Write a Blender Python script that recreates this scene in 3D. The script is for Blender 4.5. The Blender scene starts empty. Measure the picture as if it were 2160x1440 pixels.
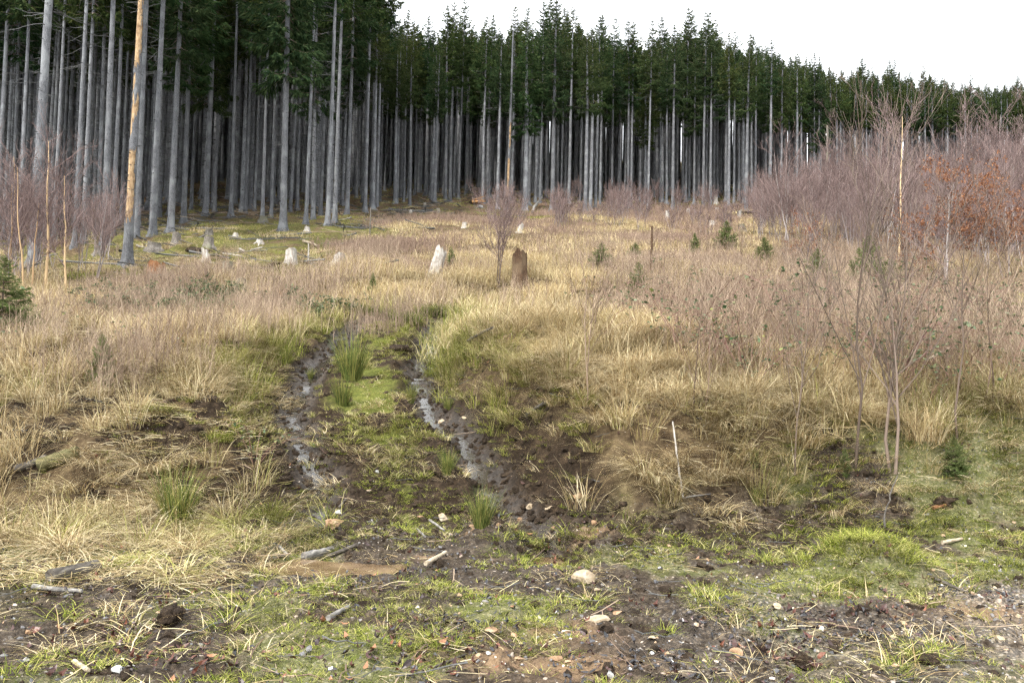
import bpy, math
import numpy as np
from mathutils import Matrix, Vector, Euler

# ---------------------------------------------------------------- camera, sky, sun, exposure
SC = bpy.context.scene
COL = SC.collection
FPX = 1700.0
CAM_Z = 1.6
PITCH, ROLL = math.radians(2.36), math.radians(1.2)
cam_data = bpy.data.cameras.new("camera")
cam_data.sensor_width = 36.0
cam_data.lens = 36.0 * FPX / 2160.0
cam_data.clip_start = 0.05
cam_data.clip_end = 2000.0
cam = bpy.data.objects.new("camera", cam_data)
COL.objects.link(cam)
CAM_R = Matrix.Rotation(math.pi / 2 + PITCH, 3, 'X') @ Matrix.Rotation(ROLL, 3, 'Z')
cam.matrix_world = Matrix.Translation((0, 0, CAM_Z)) @ CAM_R.to_4x4()
SC.camera = cam

SUN_EL, SUN_AZ = math.radians(52), math.radians(215)
world = bpy.data.worlds.new("World")
SC.world = world
world.use_nodes = True
wn = world.node_tree.nodes
wl = world.node_tree.links
wn.clear()
sky = wn.new("ShaderNodeTexSky")
sky.sky_type = 'NISHITA'
sky.sun_disc = False
sky.sun_elevation = SUN_EL
sky.sun_rotation = SUN_AZ
sky.dust_density = 4.0
sky.air_density = 1.0
hs = wn.new("ShaderNodeHueSaturation")
hs.inputs["Saturation"].default_value = 0.22
mixw = wn.new("ShaderNodeMix")
mixw.data_type = 'RGBA'
mixw.inputs[0].default_value = 0.65
mixw.inputs[7].default_value = (12.6, 13.0, 13.4, 1)
bg = wn.new("ShaderNodeBackground")
bg.inputs["Strength"].default_value = 0.058
wo = wn.new("ShaderNodeOutputWorld")
wl.new(sky.outputs[0], hs.inputs["Color"])
wl.new(hs.outputs[0], mixw.inputs[6])
wl.new(mixw.outputs[2], bg.inputs["Color"])
wl.new(bg.outputs[0], wo.inputs[0])

sun_data = bpy.data.lights.new("sun", 'SUN')
sun_data.energy = 1.5
sun_data.angle = math.radians(10)
sun_data.color = (1.0, 0.96, 0.9)
sun = bpy.data.objects.new("sun", sun_data)
COL.objects.link(sun)
sdir = Vector((math.sin(SUN_AZ) * math.cos(SUN_EL), math.cos(SUN_AZ) * math.cos(SUN_EL), math.sin(SUN_EL)))
sun.rotation_euler = sdir.to_track_quat('Z', 'Y').to_euler()

SC.view_settings.view_transform = 'Standard'
SC.view_settings.look = 'None'
SC.view_settings.exposure = 2.22
SC.view_settings.gamma = 1.0
SC.view_settings.use_curve_mapping = False
SC.render.engine = 'CYCLES'
SC.cycles.max_bounces = 4
SC.cycles.diffuse_bounces = 2
SC.cycles.glossy_bounces = 2
SC.cycles.transmission_bounces = 3
SC.cycles.use_denoising = True
SC.cycles.denoiser = 'OPENIMAGEDENOISE'
SC.cycles.denoising_input_passes = 'RGB_ALBEDO_NORMAL'
SC.cycles.denoising_prefilter = 'NONE'
SC.cycles.use_adaptive_sampling = True
SC.cycles.adaptive_threshold = 0.03
SC.cycles.adaptive_min_samples = 24
SC.cycles.sample_clamp_indirect = 3.0
SC.cycles.caustics_reflective = False
SC.cycles.caustics_refractive = False

# ---------------------------------------------------------------- small maths helpers
RNG = np.random.default_rng(7)
CR = np.array(CAM_R)


def pix_dir(px, row):
    px = np.asarray(px, float); row = np.asarray(row, float)
    v = np.stack([(px - 1080) / FPX, (720 - row) / FPX, -np.ones_like(px + row)], -1)
    return v @ CR.T


def to_pix(P):
    v = (np.asarray(P, float) - np.array([0, 0, CAM_Z])) @ CR
    w = np.where(v[..., 2] < -0.05, -v[..., 2], 0.05)
    return 1080 + FPX * v[..., 0] / w, 720 - FPX * v[..., 1] / w


def smooth(a, b, x):
    t = np.clip((x - a) / (b - a), 0, 1)
    return t * t * (3 - 2 * t)


def hash2(ix, iy, seed):
    h = (ix.astype(np.int64) * 374761393 + iy.astype(np.int64) * 668265263 + seed * 974634777) & 0x7fffffff
    h = (h ^ (h >> 13)) * 1274126177 & 0x7fffffff
    h = h ^ (h >> 16)
    return (h & 0xffffff) / float(0xffffff)


def vnoise(x, y, seed=0):
    x = np.asarray(x, float); y = np.asarray(y, float)
    ix = np.floor(x); iy = np.floor(y)
    fx = x - ix; fy = y - iy
    fx = fx * fx * (3 - 2 * fx); fy = fy * fy * (3 - 2 * fy)
    a = hash2(ix, iy, seed); b = hash2(ix + 1, iy, seed)
    c = hash2(ix, iy + 1, seed); d = hash2(ix + 1, iy + 1, seed)
    return (a * (1 - fx) + b * fx) * (1 - fy) + (c * (1 - fx) + d * fx) * fy


def fbm(x, y, seed=0, octs=4):
    s = 0; a = 0.5; t = 0
    for k in range(octs):
        s = s + a * vnoise(x * 2 ** k + 17.3 * k, y * 2 ** k - 9.1 * k, seed + k); t += a; a *= 0.5
    return s / t


# ---------------------------------------------------------------- mesh helpers
def make_mesh(name, V, F4=None, F3=None, r4=None, r3=None, shade_smooth=False):
    me = bpy.data.meshes.new(name)
    V = np.ascontiguousarray(V, dtype=np.float32)
    n4 = 0 if F4 is None else len(F4); n3 = 0 if F3 is None else len(F3)
    me.vertices.add(len(V)); me.vertices.foreach_set("co", V.ravel())
    loops = []; sizes = []
    if n4: loops.append(np.asarray(F4, np.int32).ravel()); sizes.append(np.full(n4, 4, np.int32))
    if n3: loops.append(np.asarray(F3, np.int32).ravel()); sizes.append(np.full(n3, 3, np.int32))
    loops = np.concatenate(loops); sizes = np.concatenate(sizes)
    starts = np.concatenate([[0], np.cumsum(sizes)[:-1]]).astype(np.int32)
    me.loops.add(len(loops)); me.loops.foreach_set("vertex_index", loops)
    me.polygons.add(len(sizes)); me.polygons.foreach_set("loop_start", starts)
    try:
        me.polygons.foreach_set("loop_total", sizes)
    except Exception:
        pass
    if r4 is not None or r3 is not None:
        r = np.concatenate([x for x in (r4, r3) if x is not None]).astype(np.float32)
        at = me.attributes.new("rnd", 'FLOAT', 'FACE'); at.data.foreach_set("value", r)
    me.update(calc_edges=True); me.validate()
    me.polygons.foreach_set("use_smooth", np.full(len(me.polygons), shade_smooth, bool))
    return me


class MB:
    """collects pieces of geometry for one mesh"""
    def __init__(self):
        self.V = []; self.F4 = []; self.F3 = []; self.r4 = []; self.r3 = []; self.n = 0

    def add(self, V, F4=None, F3=None, r=None):
        V = np.asarray(V, float).reshape(-1, 3)
        if F4 is not None and len(F4):
            self.F4.append(np.asarray(F4) + self.n)
            self.r4.append(np.broadcast_to(np.random.rand() if r is None else r, len(F4)).astype(float))
        if F3 is not None and len(F3):
            self.F3.append(np.asarray(F3) + self.n)
            self.r3.append(np.broadcast_to(np.random.rand() if r is None else r, len(F3)).astype(float))
        self.V.append(V); self.n += len(V)

    def mesh(self, name, smooth=False):
        c = lambda L: np.concatenate(L) if L else None
        return make_mesh(name, np.concatenate(self.V), c(self.F4), c(self.F3), c(self.r4), c(self.r3), smooth)


np.random.seed(3)


def norm(v):
    return v / np.maximum(np.linalg.norm(v, axis=-1, keepdims=True), 1e-9)


def add_tubes(mb, P, R, sides=3, r=None, cap=False):
    """P (n,k,3) polylines, R (n,k) radii"""
    P = np.asarray(P, float); R = np.asarray(R, float)
    n, k, _ = P.shape
    T = np.gradient(P, axis=1); T = norm(T)
    ref = np.where(np.abs(T[..., 2:3]) > 0.9, np.array([1., 0, 0]), np.array([0, 0, 1.]))
    U = norm(np.cross(T, ref)); W = np.cross(T, U)
    ang = np.arange(sides) * 2 * math.pi / sides
    V = P[:, :, None, :] + R[:, :, None, None] * (np.cos(ang)[:, None] * U[:, :, None, :] + np.sin(ang)[:, None] * W[:, :, None, :])
    b = (np.arange(n)[:, None, None] * k + np.arange(k - 1)[None, :, None]) * sides
    j = np.arange(sides)[None, None, :]; j2 = (j + 1) % sides
    F = np.stack([b + j, b + j2, b + sides + j2, b + sides + j], -1).reshape(-1, 4)
    if r is None:
        r = np.repeat(np.random.rand(n), (k - 1) * sides)
    elif np.ndim(r) == 1:
        r = np.repeat(r, (k - 1) * sides)
    mb.add(V, F, None, r)
    if cap:
        Vc = []; Fc = []
        for i in range(n):
            for e in (0, k - 1):
                ring = V[i, e]; m = len(Vc)
                Vc += list(ring) + [ring.mean(0)]
                Fc += [(m + q, m + (q + 1) % sides, m + sides) for q in range(sides)]
        mb.add(Vc, None, Fc)


def add_kites(mb, p, d, L, w, s, r=None):
    """leaf-like quads: p start (n,3), d direction, s side vector"""
    L = np.asarray(L)[:, None]; w = np.asarray(w)[:, None]
    V = np.stack([p, p + d * L * .45 + s * w * .5, p + d * L, p + d * L * .45 - s * w * .5], 1)
    n = len(p)
    F = np.arange(n * 4).reshape(n, 4)
    mb.add(V, F, None, np.random.rand(n) if r is None else r)


def add_blades(mb, base, az, h, lean, droop, width, k=4, r=None):
    """grass blades, vectorised; base (n,3)"""
    n = len(base)
    h = h / (1 + .55 * droop + .2 * lean)
    t = np.linspace(0, 1, k)[None, :]
    dirx = np.stack([np.cos(az), np.sin(az), np.zeros(n)], -1)
    out = (lean[:, None] * t + droop[:, None] * t ** 2.4) * h[:, None]
    up = (t * (1 - 0.25 * lean[:, None]) - 0.55 * droop[:, None] * t ** 2.6) * h[:, None]
    P = base[:, None, :] + dirx[:, None, :] * out[..., None] + np.array([0, 0, 1.])[None, None] * up[..., None]
    tw = az + np.random.uniform(0.9, 2.2, n)
    S = np.stack([np.cos(tw), np.sin(tw), np.zeros(n)], -1)[:, None, :]
    wd = (width[:, None] * (1 - 0.85 * t ** 1.5) * 0.5)[..., None]
    V = np.concatenate([P - S * wd, P + S * wd], 1)      # n, 2k, 3
    b = np.arange(n)[:, None] * 2 * k
    i = np.arange(k - 1)[None, :]
    F = np.stack([b + i, b + i + 1, b + k + i + 1, b + k + i], -1).reshape(-1, 4)
    rr = np.repeat(np.random.rand(n) if r is None else r, k - 1)
    mb.add(V, F, None, rr)


# ---------------------------------------------------------------- materials
MATS = {}


class NT:
    def __init__(self, name):
        m = bpy.data.materials.new(name); m.use_nodes = True
        self.m = m; self.t = m.node_tree; self.t.nodes.clear()
        self.out = self.t.nodes.new("ShaderNodeOutputMaterial")
        MATS[name] = m

    def n(self, typ, **kw):
        nd = self.t.nodes.new(typ)
        for k, v in kw.items():
            setattr(nd, k, v)
        return nd

    def l(self, a, b):
        self.t.links.new(a, b)

    def val(self, x):
        return x

    def attr(self, name, typ='GEOMETRY', out='Fac'):
        a = self.n("ShaderNodeAttribute", attribute_name=name, attribute_type=typ)
        return a.outputs[out]

    def coord(self, kind="Object"):
        return self.n("ShaderNodeTexCoord").outputs[kind]

    def pos(self):
        return self.n("ShaderNodeNewGeometry").outputs["Position"]

    def noise(self, vec, scale, detail=3, rough=0.55, out="Fac", dist=0.0):
        a = self.n("ShaderNodeTexNoise")
        a.inputs["Scale"].default_value = scale; a.inputs["Detail"].default_value = detail
        a.inputs["Roughness"].default_value = rough; a.inputs["Distortion"].default_value = dist
        if vec is not None: self.l(vec, a.inputs["Vector"])
        return a.outputs[out]

    def voronoi(self, vec, scale, out="Distance", feature='F1'):
        a = self.n("ShaderNodeTexVoronoi", feature=feature)
        a.inputs["Scale"].default_value = scale
        self.l(vec, a.inputs["Vector"])
        return a.outputs[out]

    def scale(self, vec, s):
        a = self.n("ShaderNodeMapping"); a.inputs["Scale"].default_value = s
        self.l(vec, a.inputs["Vector"])
        return a.outputs[0]

    def ramp(self, fac, stops, interp='LINEAR'):
        a = self.n("ShaderNodeValToRGB"); cr = a.color_ramp; cr.interpolation = interp
        while len(cr.elements) > 1: cr.elements.remove(cr.elements[-1])
        for i, (p, c) in enumerate(stops):
            e = cr.elements[0] if i == 0 else cr.elements.new(p)
            e.position = p; e.color = (c[0], c[1], c[2], 1) if len(c) == 3 else c
        self.l(fac, a.inputs["Fac"])
        return a.outputs["Color"]

    def step(self, fac, a, b):
        m = self.n("ShaderNodeMapRange", interpolation_type='SMOOTHSTEP')
        m.inputs["From Min"].default_value = a; m.inputs["From Max"].default_value = b
        self.l(fac, m.inputs["Value"])
        return m.outputs[0]

    def math(self, op, a, b=None):
        m = self.n("ShaderNodeMath", operation=op)
        for i, x in enumerate((a, b)):
            if x is None: continue
            if isinstance(x, (int, float)): m.inputs[i].default_value = x
            else: self.l(x, m.inputs[i])
        return m.outputs[0]

    def mix(self, fac, a, b, mode='MIX'):
        m = self.n("ShaderNodeMix", data_type='RGBA', blend_type=mode)
        for i, x in ((0, fac), (6, a), (7, b)):
            if isinstance(x, (int, float)): m.inputs[i].default_value = x
            elif isinstance(x, tuple): m.inputs[i].default_value = (x[0], x[1], x[2], 1)
            else: self.l(x, m.inputs[i])
        return m.outputs[2]

    def bump(self, h, strength=0.5, dist=0.02, prev=None):
        b = self.n("ShaderNodeBump"); b.inputs["Strength"].default_value = strength
        b.inputs["Distance"].default_value = dist
        self.l(h, b.inputs["Height"])
        if prev is not None: self.l(prev, b.inputs["Normal"])
        return b.outputs[0]

    def principled(self, color, rough=0.8, normal=None, spec=0.3, **kw):
        p = self.n("ShaderNodeBsdfPrincipled")
        for nm, x in (("Base Color", color), ("Roughness", rough), ("Specular IOR Level", spec)):
            if isinstance(x, (int, float)): p.inputs[nm].default_value = x
            elif isinstance(x, tuple): p.inputs[nm].default_value = (x[0], x[1], x[2], 1)
            else: self.l(x, p.inputs[nm])
        for k, v in kw.items():
            p.inputs[k].default_value = v
        if normal is not None: self.l(normal, p.inputs["Normal"])
        self.l(p.outputs[0], self.out.inputs[0])
        return p

    def leafy(self, color, trans=0.3):
        d = self.n("ShaderNodeBsdfDiffuse"); t = self.n("ShaderNodeBsdfTranslucent")
        mx = self.n("ShaderNodeMixShader"); mx.inputs[0].default_value = trans
        self.l(color, d.inputs["Color"]); self.l(color, t.inputs["Color"])
        self.l(d.outputs[0], mx.inputs[1]); self.l(t.outputs[0], mx.inputs[2])
        self.l(mx.outputs[0], self.out.inputs[0])


def mat_grass():
    m = NT("grass")
    rnd = m.attr("rnd"); tint = m.attr("tint", 'INSTANCER')
    straw = m.ramp(rnd, [(0, (.14, .092, .046)), (.25, (.31, .225, .118)), (.6, (.525, .42, .24)), (1, (.735, .645, .445))])
    green = m.ramp(rnd, [(0, (.055, .075, .015)), (.4, (.15, .185, .03)), (.75, (.28, .30, .06)), (1, (.46, .42, .15))])
    pn = m.noise(m.pos(), 1.1, 3)
    t2 = m.math('ADD', tint, m.math('MULTIPLY', m.math('SUBTRACT', pn, .5), .5))
    t3 = m.math('ADD', t2, m.math('MULTIPLY', m.math('SUBTRACT', m.math('FRACT', m.math('MULTIPLY', rnd, 7.31)), .5), .45))
    vr = m.n('ShaderNodeMapRange'); m.l(m.noise(m.pos(), .55, 4, .6), vr.inputs[0]); vr.inputs[1].default_value = .3; vr.inputs[2].default_value = .7; vr.inputs[3].default_value = .62; vr.inputs[4].default_value = 1.22
    sc_ = m.n('ShaderNodeVectorMath', operation='SCALE'); m.l(m.mix(m.step(t3, .2, .8), straw, green), sc_.inputs[0]); m.l(vr.outputs[0], sc_.inputs['Scale'])
    m.leafy(sc_.outputs[0], .2)


def mat_twig(name, stops, rough=.8):
    m = NT(name)
    rnd = m.attr("rnd"); tint = m.attr("tint", 'INSTANCER')
    v = m.math('ADD', m.math('MULTIPLY', rnd, .6), m.math('MULTIPLY', tint, .4))
    m.principled(m.ramp(v, stops), rough, spec=.15)


def mat_simple_leaf(name, stops, trans=.25):
    m = NT(name)
    m.leafy(m.ramp(m.attr("rnd"), stops), trans)


def mat_needles(name, stops, trans=.15):
    m = NT(name)
    col = m.ramp(m.attr("rnd"), stops)
    r = m.n("ShaderNodeObjectInfo").outputs["Random"]
    tone = m.ramp(r, [(0, (.75, .9, .85)), (.35, (1, 1, 1)), (.7, (1.25, 1.08, .8)), (1, (1.0, 1.15, 1.0))])
    m.leafy(m.mix(1.0, col, tone, 'MULTIPLY'), trans)


def mat_bark(name, dark, mid, light, lich, sc=1.0, streak=5.0, lichen=.5):
    m = NT(name)
    oc = m.coord("Object")
    rnd = m.n("ShaderNodeObjectInfo").outputs["Random"]
    off = m.n("ShaderNodeVectorMath", operation='ADD')
    m.l(oc, off.inputs[0])
    cb = m.n("ShaderNodeCombineXYZ")
    m.l(m.math('MULTIPLY', rnd, 37.0), cb.inputs[2]); m.l(cb.outputs[0], off.inputs[1])
    v = off.outputs[0]
    n1 = m.noise(m.scale(v, (streak, streak, streak * .35)), 4 * sc, 5, .65)
    n2 = m.noise(v, 22 * sc, 3)
    n3 = m.noise(v, 1.1 * sc, 2)
    col = m.ramp(m.math('ADD', m.math('MULTIPLY', n1, .6), m.math('MULTIPLY', n2, .4)), [(.3, dark), (.5, mid), (.68, light)])
    col = m.mix(m.math('MULTIPLY', m.step(n3, .45, .7), lichen), col, lich)
    br = m.math('ADD', .78, m.math('MULTIPLY', rnd, .4))
    mul = m.n("ShaderNodeVectorMath", operation='SCALE')
    m.l(col, mul.inputs[0]); m.l(br, mul.inputs["Scale"])
    nb = m.bump(m.math('ADD', n1, m.math('MULTIPLY', n2, .5)), .7, .02)
    m.principled(mul.outputs[0], .9, nb, .1)


def mat_wood(name, a, b, c, streak=(14, 14, 1.2), rough=.75):
    m = NT(name)
    oc = m.coord("Object")
    n1 = m.noise(m.scale(oc, streak), 2.2, 5, .65)
    n2 = m.noise(oc, 6, 4)
    col = m.ramp(n1, [(.3, a), (.5, b), (.7, c)])
    col = m.mix(m.step(n2, .52, .75), col, a)
    m.principled(col, rough, m.bump(n1, .6, .02), .15)


def mat_stone(name, a, b, c):
    m = NT(name)
    oc = m.coord("Object")
    n1 = m.noise(oc, 9, 6, .65); n2 = m.noise(oc, 45, 3)
    col = m.ramp(n1, [(.32, a), (.5, b), (.66, c)])
    col = m.mix(m.math('MULTIPLY', m.step(n2, .55, .72), .5), col, (.12, .09, .06))
    m.principled(col, .7, m.bump(m.math('ADD', n1, m.math('MULTIPLY', n2, .3)), .6, .02), .3)


mat_grass()
mat_twig("heath", [(0, (.075, .052, .038)), (.4, (.19, .135, .10)), (.75, (.36, .28, .20)), (1, (.55, .45, .32))])
mat_twig("heather", [(0, (.09, .058, .045)), (.45, (.21, .145, .11)), (.8, (.32, .235, .17)), (1, (.46, .36, .23))])
mat_twig("birch_twig", [(0, (.075, .052, .048)), (.4, (.175, .125, .115)), (.75, (.29, .22, .205)), (1, (.46, .39, .36))])
mat_twig("sapling_bark", [(0, (.06, .045, .035)), (.35, (.12, .09, .07)), (.6, (.20, .155, .125)), (1, (.34, .28, .23))])
mat_twig("pale_birch_bark", [(0, (.34, .22, .12)), (.5, (.62, .47, .28)), (1, (.74, .64, .46))])
mat_twig("dead_twig", [(0, (.035, .035, .034)), (.5, (.09, .09, .088)), (1, (.17, .17, .16))])
mat_twig("bramble_stem", [(0, (.07, .032, .03)), (.5, (.15, .075, .065)), (1, (.28, .18, .14))])
mat_twig("thicket_stem", [(0, (.12, .10, .095)), (.4, (.24, .21, .20)), (.8, (.42, .38, .36)), (1, (.6, .55, .52))])
mat_twig("rush", [(0, (.035, .055, .012)), (.3, (.10, .13, .03)), (.5, (.22, .21, .06)), (1, (.40, .29, .13))])
mat_simple_leaf("bramble_leaf", [(0, (.03, .05, .022)), (.5, (.08, .115, .058)), (.8, (.16, .195, .125)), (1, (.20, .21, .07))], .2)
mat_simple_leaf("beech_leaf", [(0, (.10, .04, .022)), (.5, (.21, .095, .05)), (1, (.36, .19, .11))], .3)
mat_needles("needles", [(0, (.012, .025, .012)), (.4, (.030, .050, .022)), (.75, (.056, .076, .032)), (1, (.095, .10, .046))], .15)
mat_simple_leaf("young_needles", [(0, (.05, .08, .025)), (.5, (.11, .145, .05)), (1, (.22, .22, .10))], .25)
m_ = NT("wet_leaf")
m_.principled(m_.ramp(m_.attr("rnd"), [(0, (.018, .011, .010)), (.35, (.05, .020, .015)), (.65, (.10, .036, .022)), (.88, (.19, .07, .032)), (1, (.30, .16, .08))]), .45, spec=.4)
m_ = NT("black_leaf")
m_.principled(m_.ramp(m_.attr("rnd"), [(0, (.008, .008, .009)), (.5, (.028, .025, .028)), (.85, (.07, .035, .03)), (1, (.16, .09, .06))]), .28, spec=.6)
m_ = NT("gravel")
m_.principled(m_.ramp(m_.attr("rnd"), [(0, (.04, .04, .045)), (.3, (.11, .11, .115)), (.6, (.23, .20, .17)), (.8, (.38, .25, .15)), (1, (.58, .55, .50))]), .55, m_.bump(m_.noise(m_.coord(), 30, 3), .4, .01), .4)
mat_bark("spruce_bark", (.028, .028, .030), (.11, .113, .12), (.225, .23, .24), (.25, .26, .265), sc=1.3)
mat_bark("stump_bark", (.05, .042, .035), (.13, .115, .10), (.25, .235, .21), (.17, .18, .10))
mat_bark("rotten_bark", (.018, .011, .008), (.055, .032, .02), (.13, .085, .05), (.22, .17, .11), sc=1.6, lichen=.35)
mat_wood("silver_wood", (.15, .125, .10), (.33, .305, .27), (.52, .50, .465))
mat_wood("peeled_wood", (.12, .07, .036), (.28, .19, .105), (.41, .32, .20), (9, 9, 2.5))
mat_wood("cut_wood", (.20, .15, .10), (.34, .28, .20), (.50, .44, .34), (8, 8, 8))
mat_wood("rust_wood", (.07, .032, .016), (.17, .078, .035), (.30, .16, .08), (10, 10, 3))
mat_wood("orange_wood", (.16, .075, .028), (.34, .18, .07), (.48, .31, .15), (10, 10, 3))
mat_wood("dark_log", (.03, .026, .022), (.075, .065, .055), (.16, .145, .12), (12, 2, 12), .5)
mat_wood("grey_log", (.09, .085, .08), (.19, .18, .165), (.33, .31, .28), (12, 2, 12))
mat_wood("moss_log", (.035, .032, .015), (.09, .085, .035), (.16, .14, .075), (3, 14, 14))
mat_stone("sand_stone", (.15, .085, .042), (.28, .175, .10), (.40, .29, .19))
mat_stone("pale_stone", (.20, .15, .085), (.36, .285, .195), (.48, .41, .31))
mat_stone("white_stone", (.24, .24, .225), (.40, .40, .385), (.54, .54, .52))
mat_stone("grey_stone", (.13, .125, .12), (.24, .23, .22), (.37, .36, .34))


def mat_soil(name, a, b, c, rough=.75):
    m = NT(name)
    oc = m.pos()
    n1 = m.noise(oc, 14, 6, .7); n2 = m.noise(oc, 60, 4, .7)
    m.principled(m.ramp(n1, [(.3, a), (.5, b), (.7, c)]), rough, m.bump(m.math('ADD', n1, n2), .9, .03), .12)


mat_soil("earth", (.012, .0085, .006), (.034, .024, .016), (.085, .06, .038), .85)


def mat_ground():
    m = NT("ground")
    p = m.pos()
    zone = m.n("ShaderNodeAttribute", attribute_name="zone")
    sp = m.n("ShaderNodeSeparateColor"); m.l(zone.outputs["Color"], sp.inputs[0])
    mud, grav, green = sp.outputs[0], sp.outputs[1], sp.outputs[2]
    z2 = m.n("ShaderNodeAttribute", attribute_name="zone_b")
    sq = m.n("ShaderNodeSeparateColor"); m.l(z2.outputs["Color"], sq.inputs[0])
    forest, wet, sand = sq.outputs[0], sq.outputs[1], sq.outputs[2]
    nb_ = m.noise(p, 1.3, 4); nm = m.noise(p, 7, 5, .65); nf = m.noise(p, 38, 4, .7)
    base = m.ramp(nm, [(.3, (.03, .02, .012)), (.5, (.085, .06, .034)), (.7, (.18, .135, .075))])
    fl = m.ramp(nm, [(.3, (.045, .028, .018)), (.5, (.10, .066, .042)), (.72, (.17, .12, .075))])
    fl = m.mix(m.math('MULTIPLY', m.step(nb_, .5, .62), .75), fl, m.ramp(nf, [(.3, (.045, .05, .014)), (.7, (.13, .13, .045))]))
    col = m.mix(forest, base, fl)
    gcol = m.ramp(m.math('ADD', m.math('MULTIPLY', nf, .6), m.math('MULTIPLY', nm, .4)), [(.3, (.03, .036, .009)), (.5, (.095, .11, .022)), (.7, (.21, .215, .05))])
    col = m.mix(green, col, gcol)
    mcol = m.ramp(m.math('ADD', m.math('MULTIPLY', nf, .5), m.math('MULTIPLY', nm, .5)), [(.30, (.007, .005, .0035)), (.5, (.026, .018, .0115)), (.70, (.085, .058, .036))])
    col = m.mix(mud, col, mcol)
    vc = m.n("ShaderNodeTexVoronoi"); vc.inputs["Scale"].default_value = 55
    m.l(p, vc.inputs["Vector"])
    sv = m.n("ShaderNodeSeparateColor"); m.l(vc.outputs["Color"], sv.inputs[0])
    gr = m.ramp(sv.outputs[0], [(0, (.05, .045, .04)), (.4, (.11, .10, .09)), (.7, (.20, .17, .14)), (.9, (.30, .24, .17)), (1, (.46, .42, .37))])
    col = m.mix(m.math('MULTIPLY', grav, m.step(nm, .25, .6)), col, gr)
    scol = m.ramp(nf, [(.3, (.13, .08, .045)), (.7, (.29, .20, .12))])
    col = m.mix(m.math('MULTIPLY', sand, m.step(nm, .3, .55)), col, scol)
    ro = m.n("ShaderNodeMapRange"); m.l(m.math('MULTIPLY', wet, m.step(nm, .3, .6)), ro.inputs[0])
    ro.inputs[3].default_value = .88; ro.inputs[4].default_value = .2
    h = m.math('ADD', m.math('MULTIPLY', nm, 1.0), m.math('MULTIPLY', nf, .55))
    m.principled(col, ro.outputs[0], m.bump(h, .9, .06), m.math('ADD', .08, m.math('MULTIPLY', wet, .5)))


def mat_water():
    m = NT("water")
    p = m.pos()
    n = m.noise(p, 11, 3, .6)
    m.principled((.03, .025, .02), .05, m.bump(m.math('ADD', n, m.math('MULTIPLY', m.noise(p, 45, 2), .4)), .35, .015), 1.0, IOR=1.5)
    m2 = NT("puddle_water")
    n = m2.noise(m2.pos(), 14, 2)
    m2.principled(m2.ramp(m2.noise(m2.pos(), 3, 2), [(.35, (.085, .055, .03)), (.65, (.17, .12, .072))]), .04, m2.bump(n, .1, .008), .5, IOR=1.33)


mat_ground(); mat_water()


# ---------------------------------------------------------------- object helpers
def tag(o, label=None, cat=None, group=None, kind=None):
    if label: o["label"] = label
    if cat: o["category"] = cat
    if group: o["group"] = group
    if kind: o["kind"] = kind
    return o


def obj(name, me, mat=None, parent=None):
    o = bpy.data.objects.new(name, me)
    COL.objects.link(o)
    if mat and me is not None and not me.materials:
        me.materials.append(MATS[mat])
    if parent: o.parent = parent
    return o


def empty(name, loc, rz=0.0, scale=1.0, tilt=(0, 0)):
    o = bpy.data.objects.new(name, None); COL.objects.link(o)
    o.location = loc; o.rotation_euler = (tilt[0], tilt[1], rz); o.scale = (scale,) * 3
    o.empty_display_size = .2
    return o

# ---------------------------------------------------------------- terrain
YK = np.array([8.5, 10, 12, 15, 18, 21, 24, 28, 35, 45, 60, 80, 110, 150, 178])
PXK = np.array([0, 430, 860, 1300, 1730, 2160])
ROWK = np.array([
    [1085, 965, 850, 762, 695, 643, 600, 575, 550, 520, 470, 420, 360, 300, 265],
    [1090, 970, 852, 762, 698, 648, 606, 575, 522, 483, 448, 415, 365, 310, 280],
    [1100, 976, 855, 762, 703, 652, 606, 570, 527, 491, 455, 424, 385, 345, 322],
    [1100, 985, 862, 765, 705, 652, 606, 570, 530, 497, 466, 436, 402, 362, 340],
    [1108, 1000, 880, 770, 703, 652, 606, 570, 530, 497, 466, 436, 402, 372, 352],
    [1112, 1008, 890, 775, 703, 650, 602, 570, 530, 495, 463, 435, 402, 376, 358]], float)
YF = np.concatenate([np.linspace(-10, 7.4, 40), np.exp(np.linspace(math.log(7.5), math.log(300), 500))])
AK = []; ZT = []
for i, p in enumerate(PXK):
    d = pix_dir(np.full(len(YK), p), ROWK[i])
    AK.append(float((d[:, 0] / d[:, 1]).mean()))
    zk = CAM_Z + YK * d[:, 2] / d[:, 1]
    yk = np.concatenate([[-10, 6.8, 7.6], YK, [215, 300]])
    zk = np.concatenate([[0, 0, 0.0], zk, [zk[-1] - 1.0, zk[-1] - 16]])
    zf = np.interp(YF, yk, zk)
    w = 9
    zs = np.convolve(np.pad(zf, w, mode='edge'), np.hanning(2 * w + 1) / np.hanning(2 * w + 1).sum(), 'valid')
    ZT.append(zs)
AK = np.array(AK); ZT = np.array(ZT)


def base_h(x, y):
    x = np.asarray(x, float); y = np.asarray(y, float)
    a = np.clip(x / np.maximum(y, 5.0), AK[0], AK[-1])
    i = np.clip(np.searchsorted(AK, a) - 1, 0, len(AK) - 2)
    t = (a - AK[i]) / (AK[i + 1] - AK[i]); t = t * t * (3 - 2 * t)
    yi = np.clip(np.interp(y, YF, np.arange(len(YF))), 0, len(YF) - 1.001)
    j = yi.astype(int); s = yi - j
    z0 = ZT[i, j] * (1 - s) + ZT[i, j + 1] * s
    z1 = ZT[i + 1, j] * (1 - s) + ZT[i + 1, j + 1] * s
    return z0 * (1 - t) + z1 * t


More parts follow.
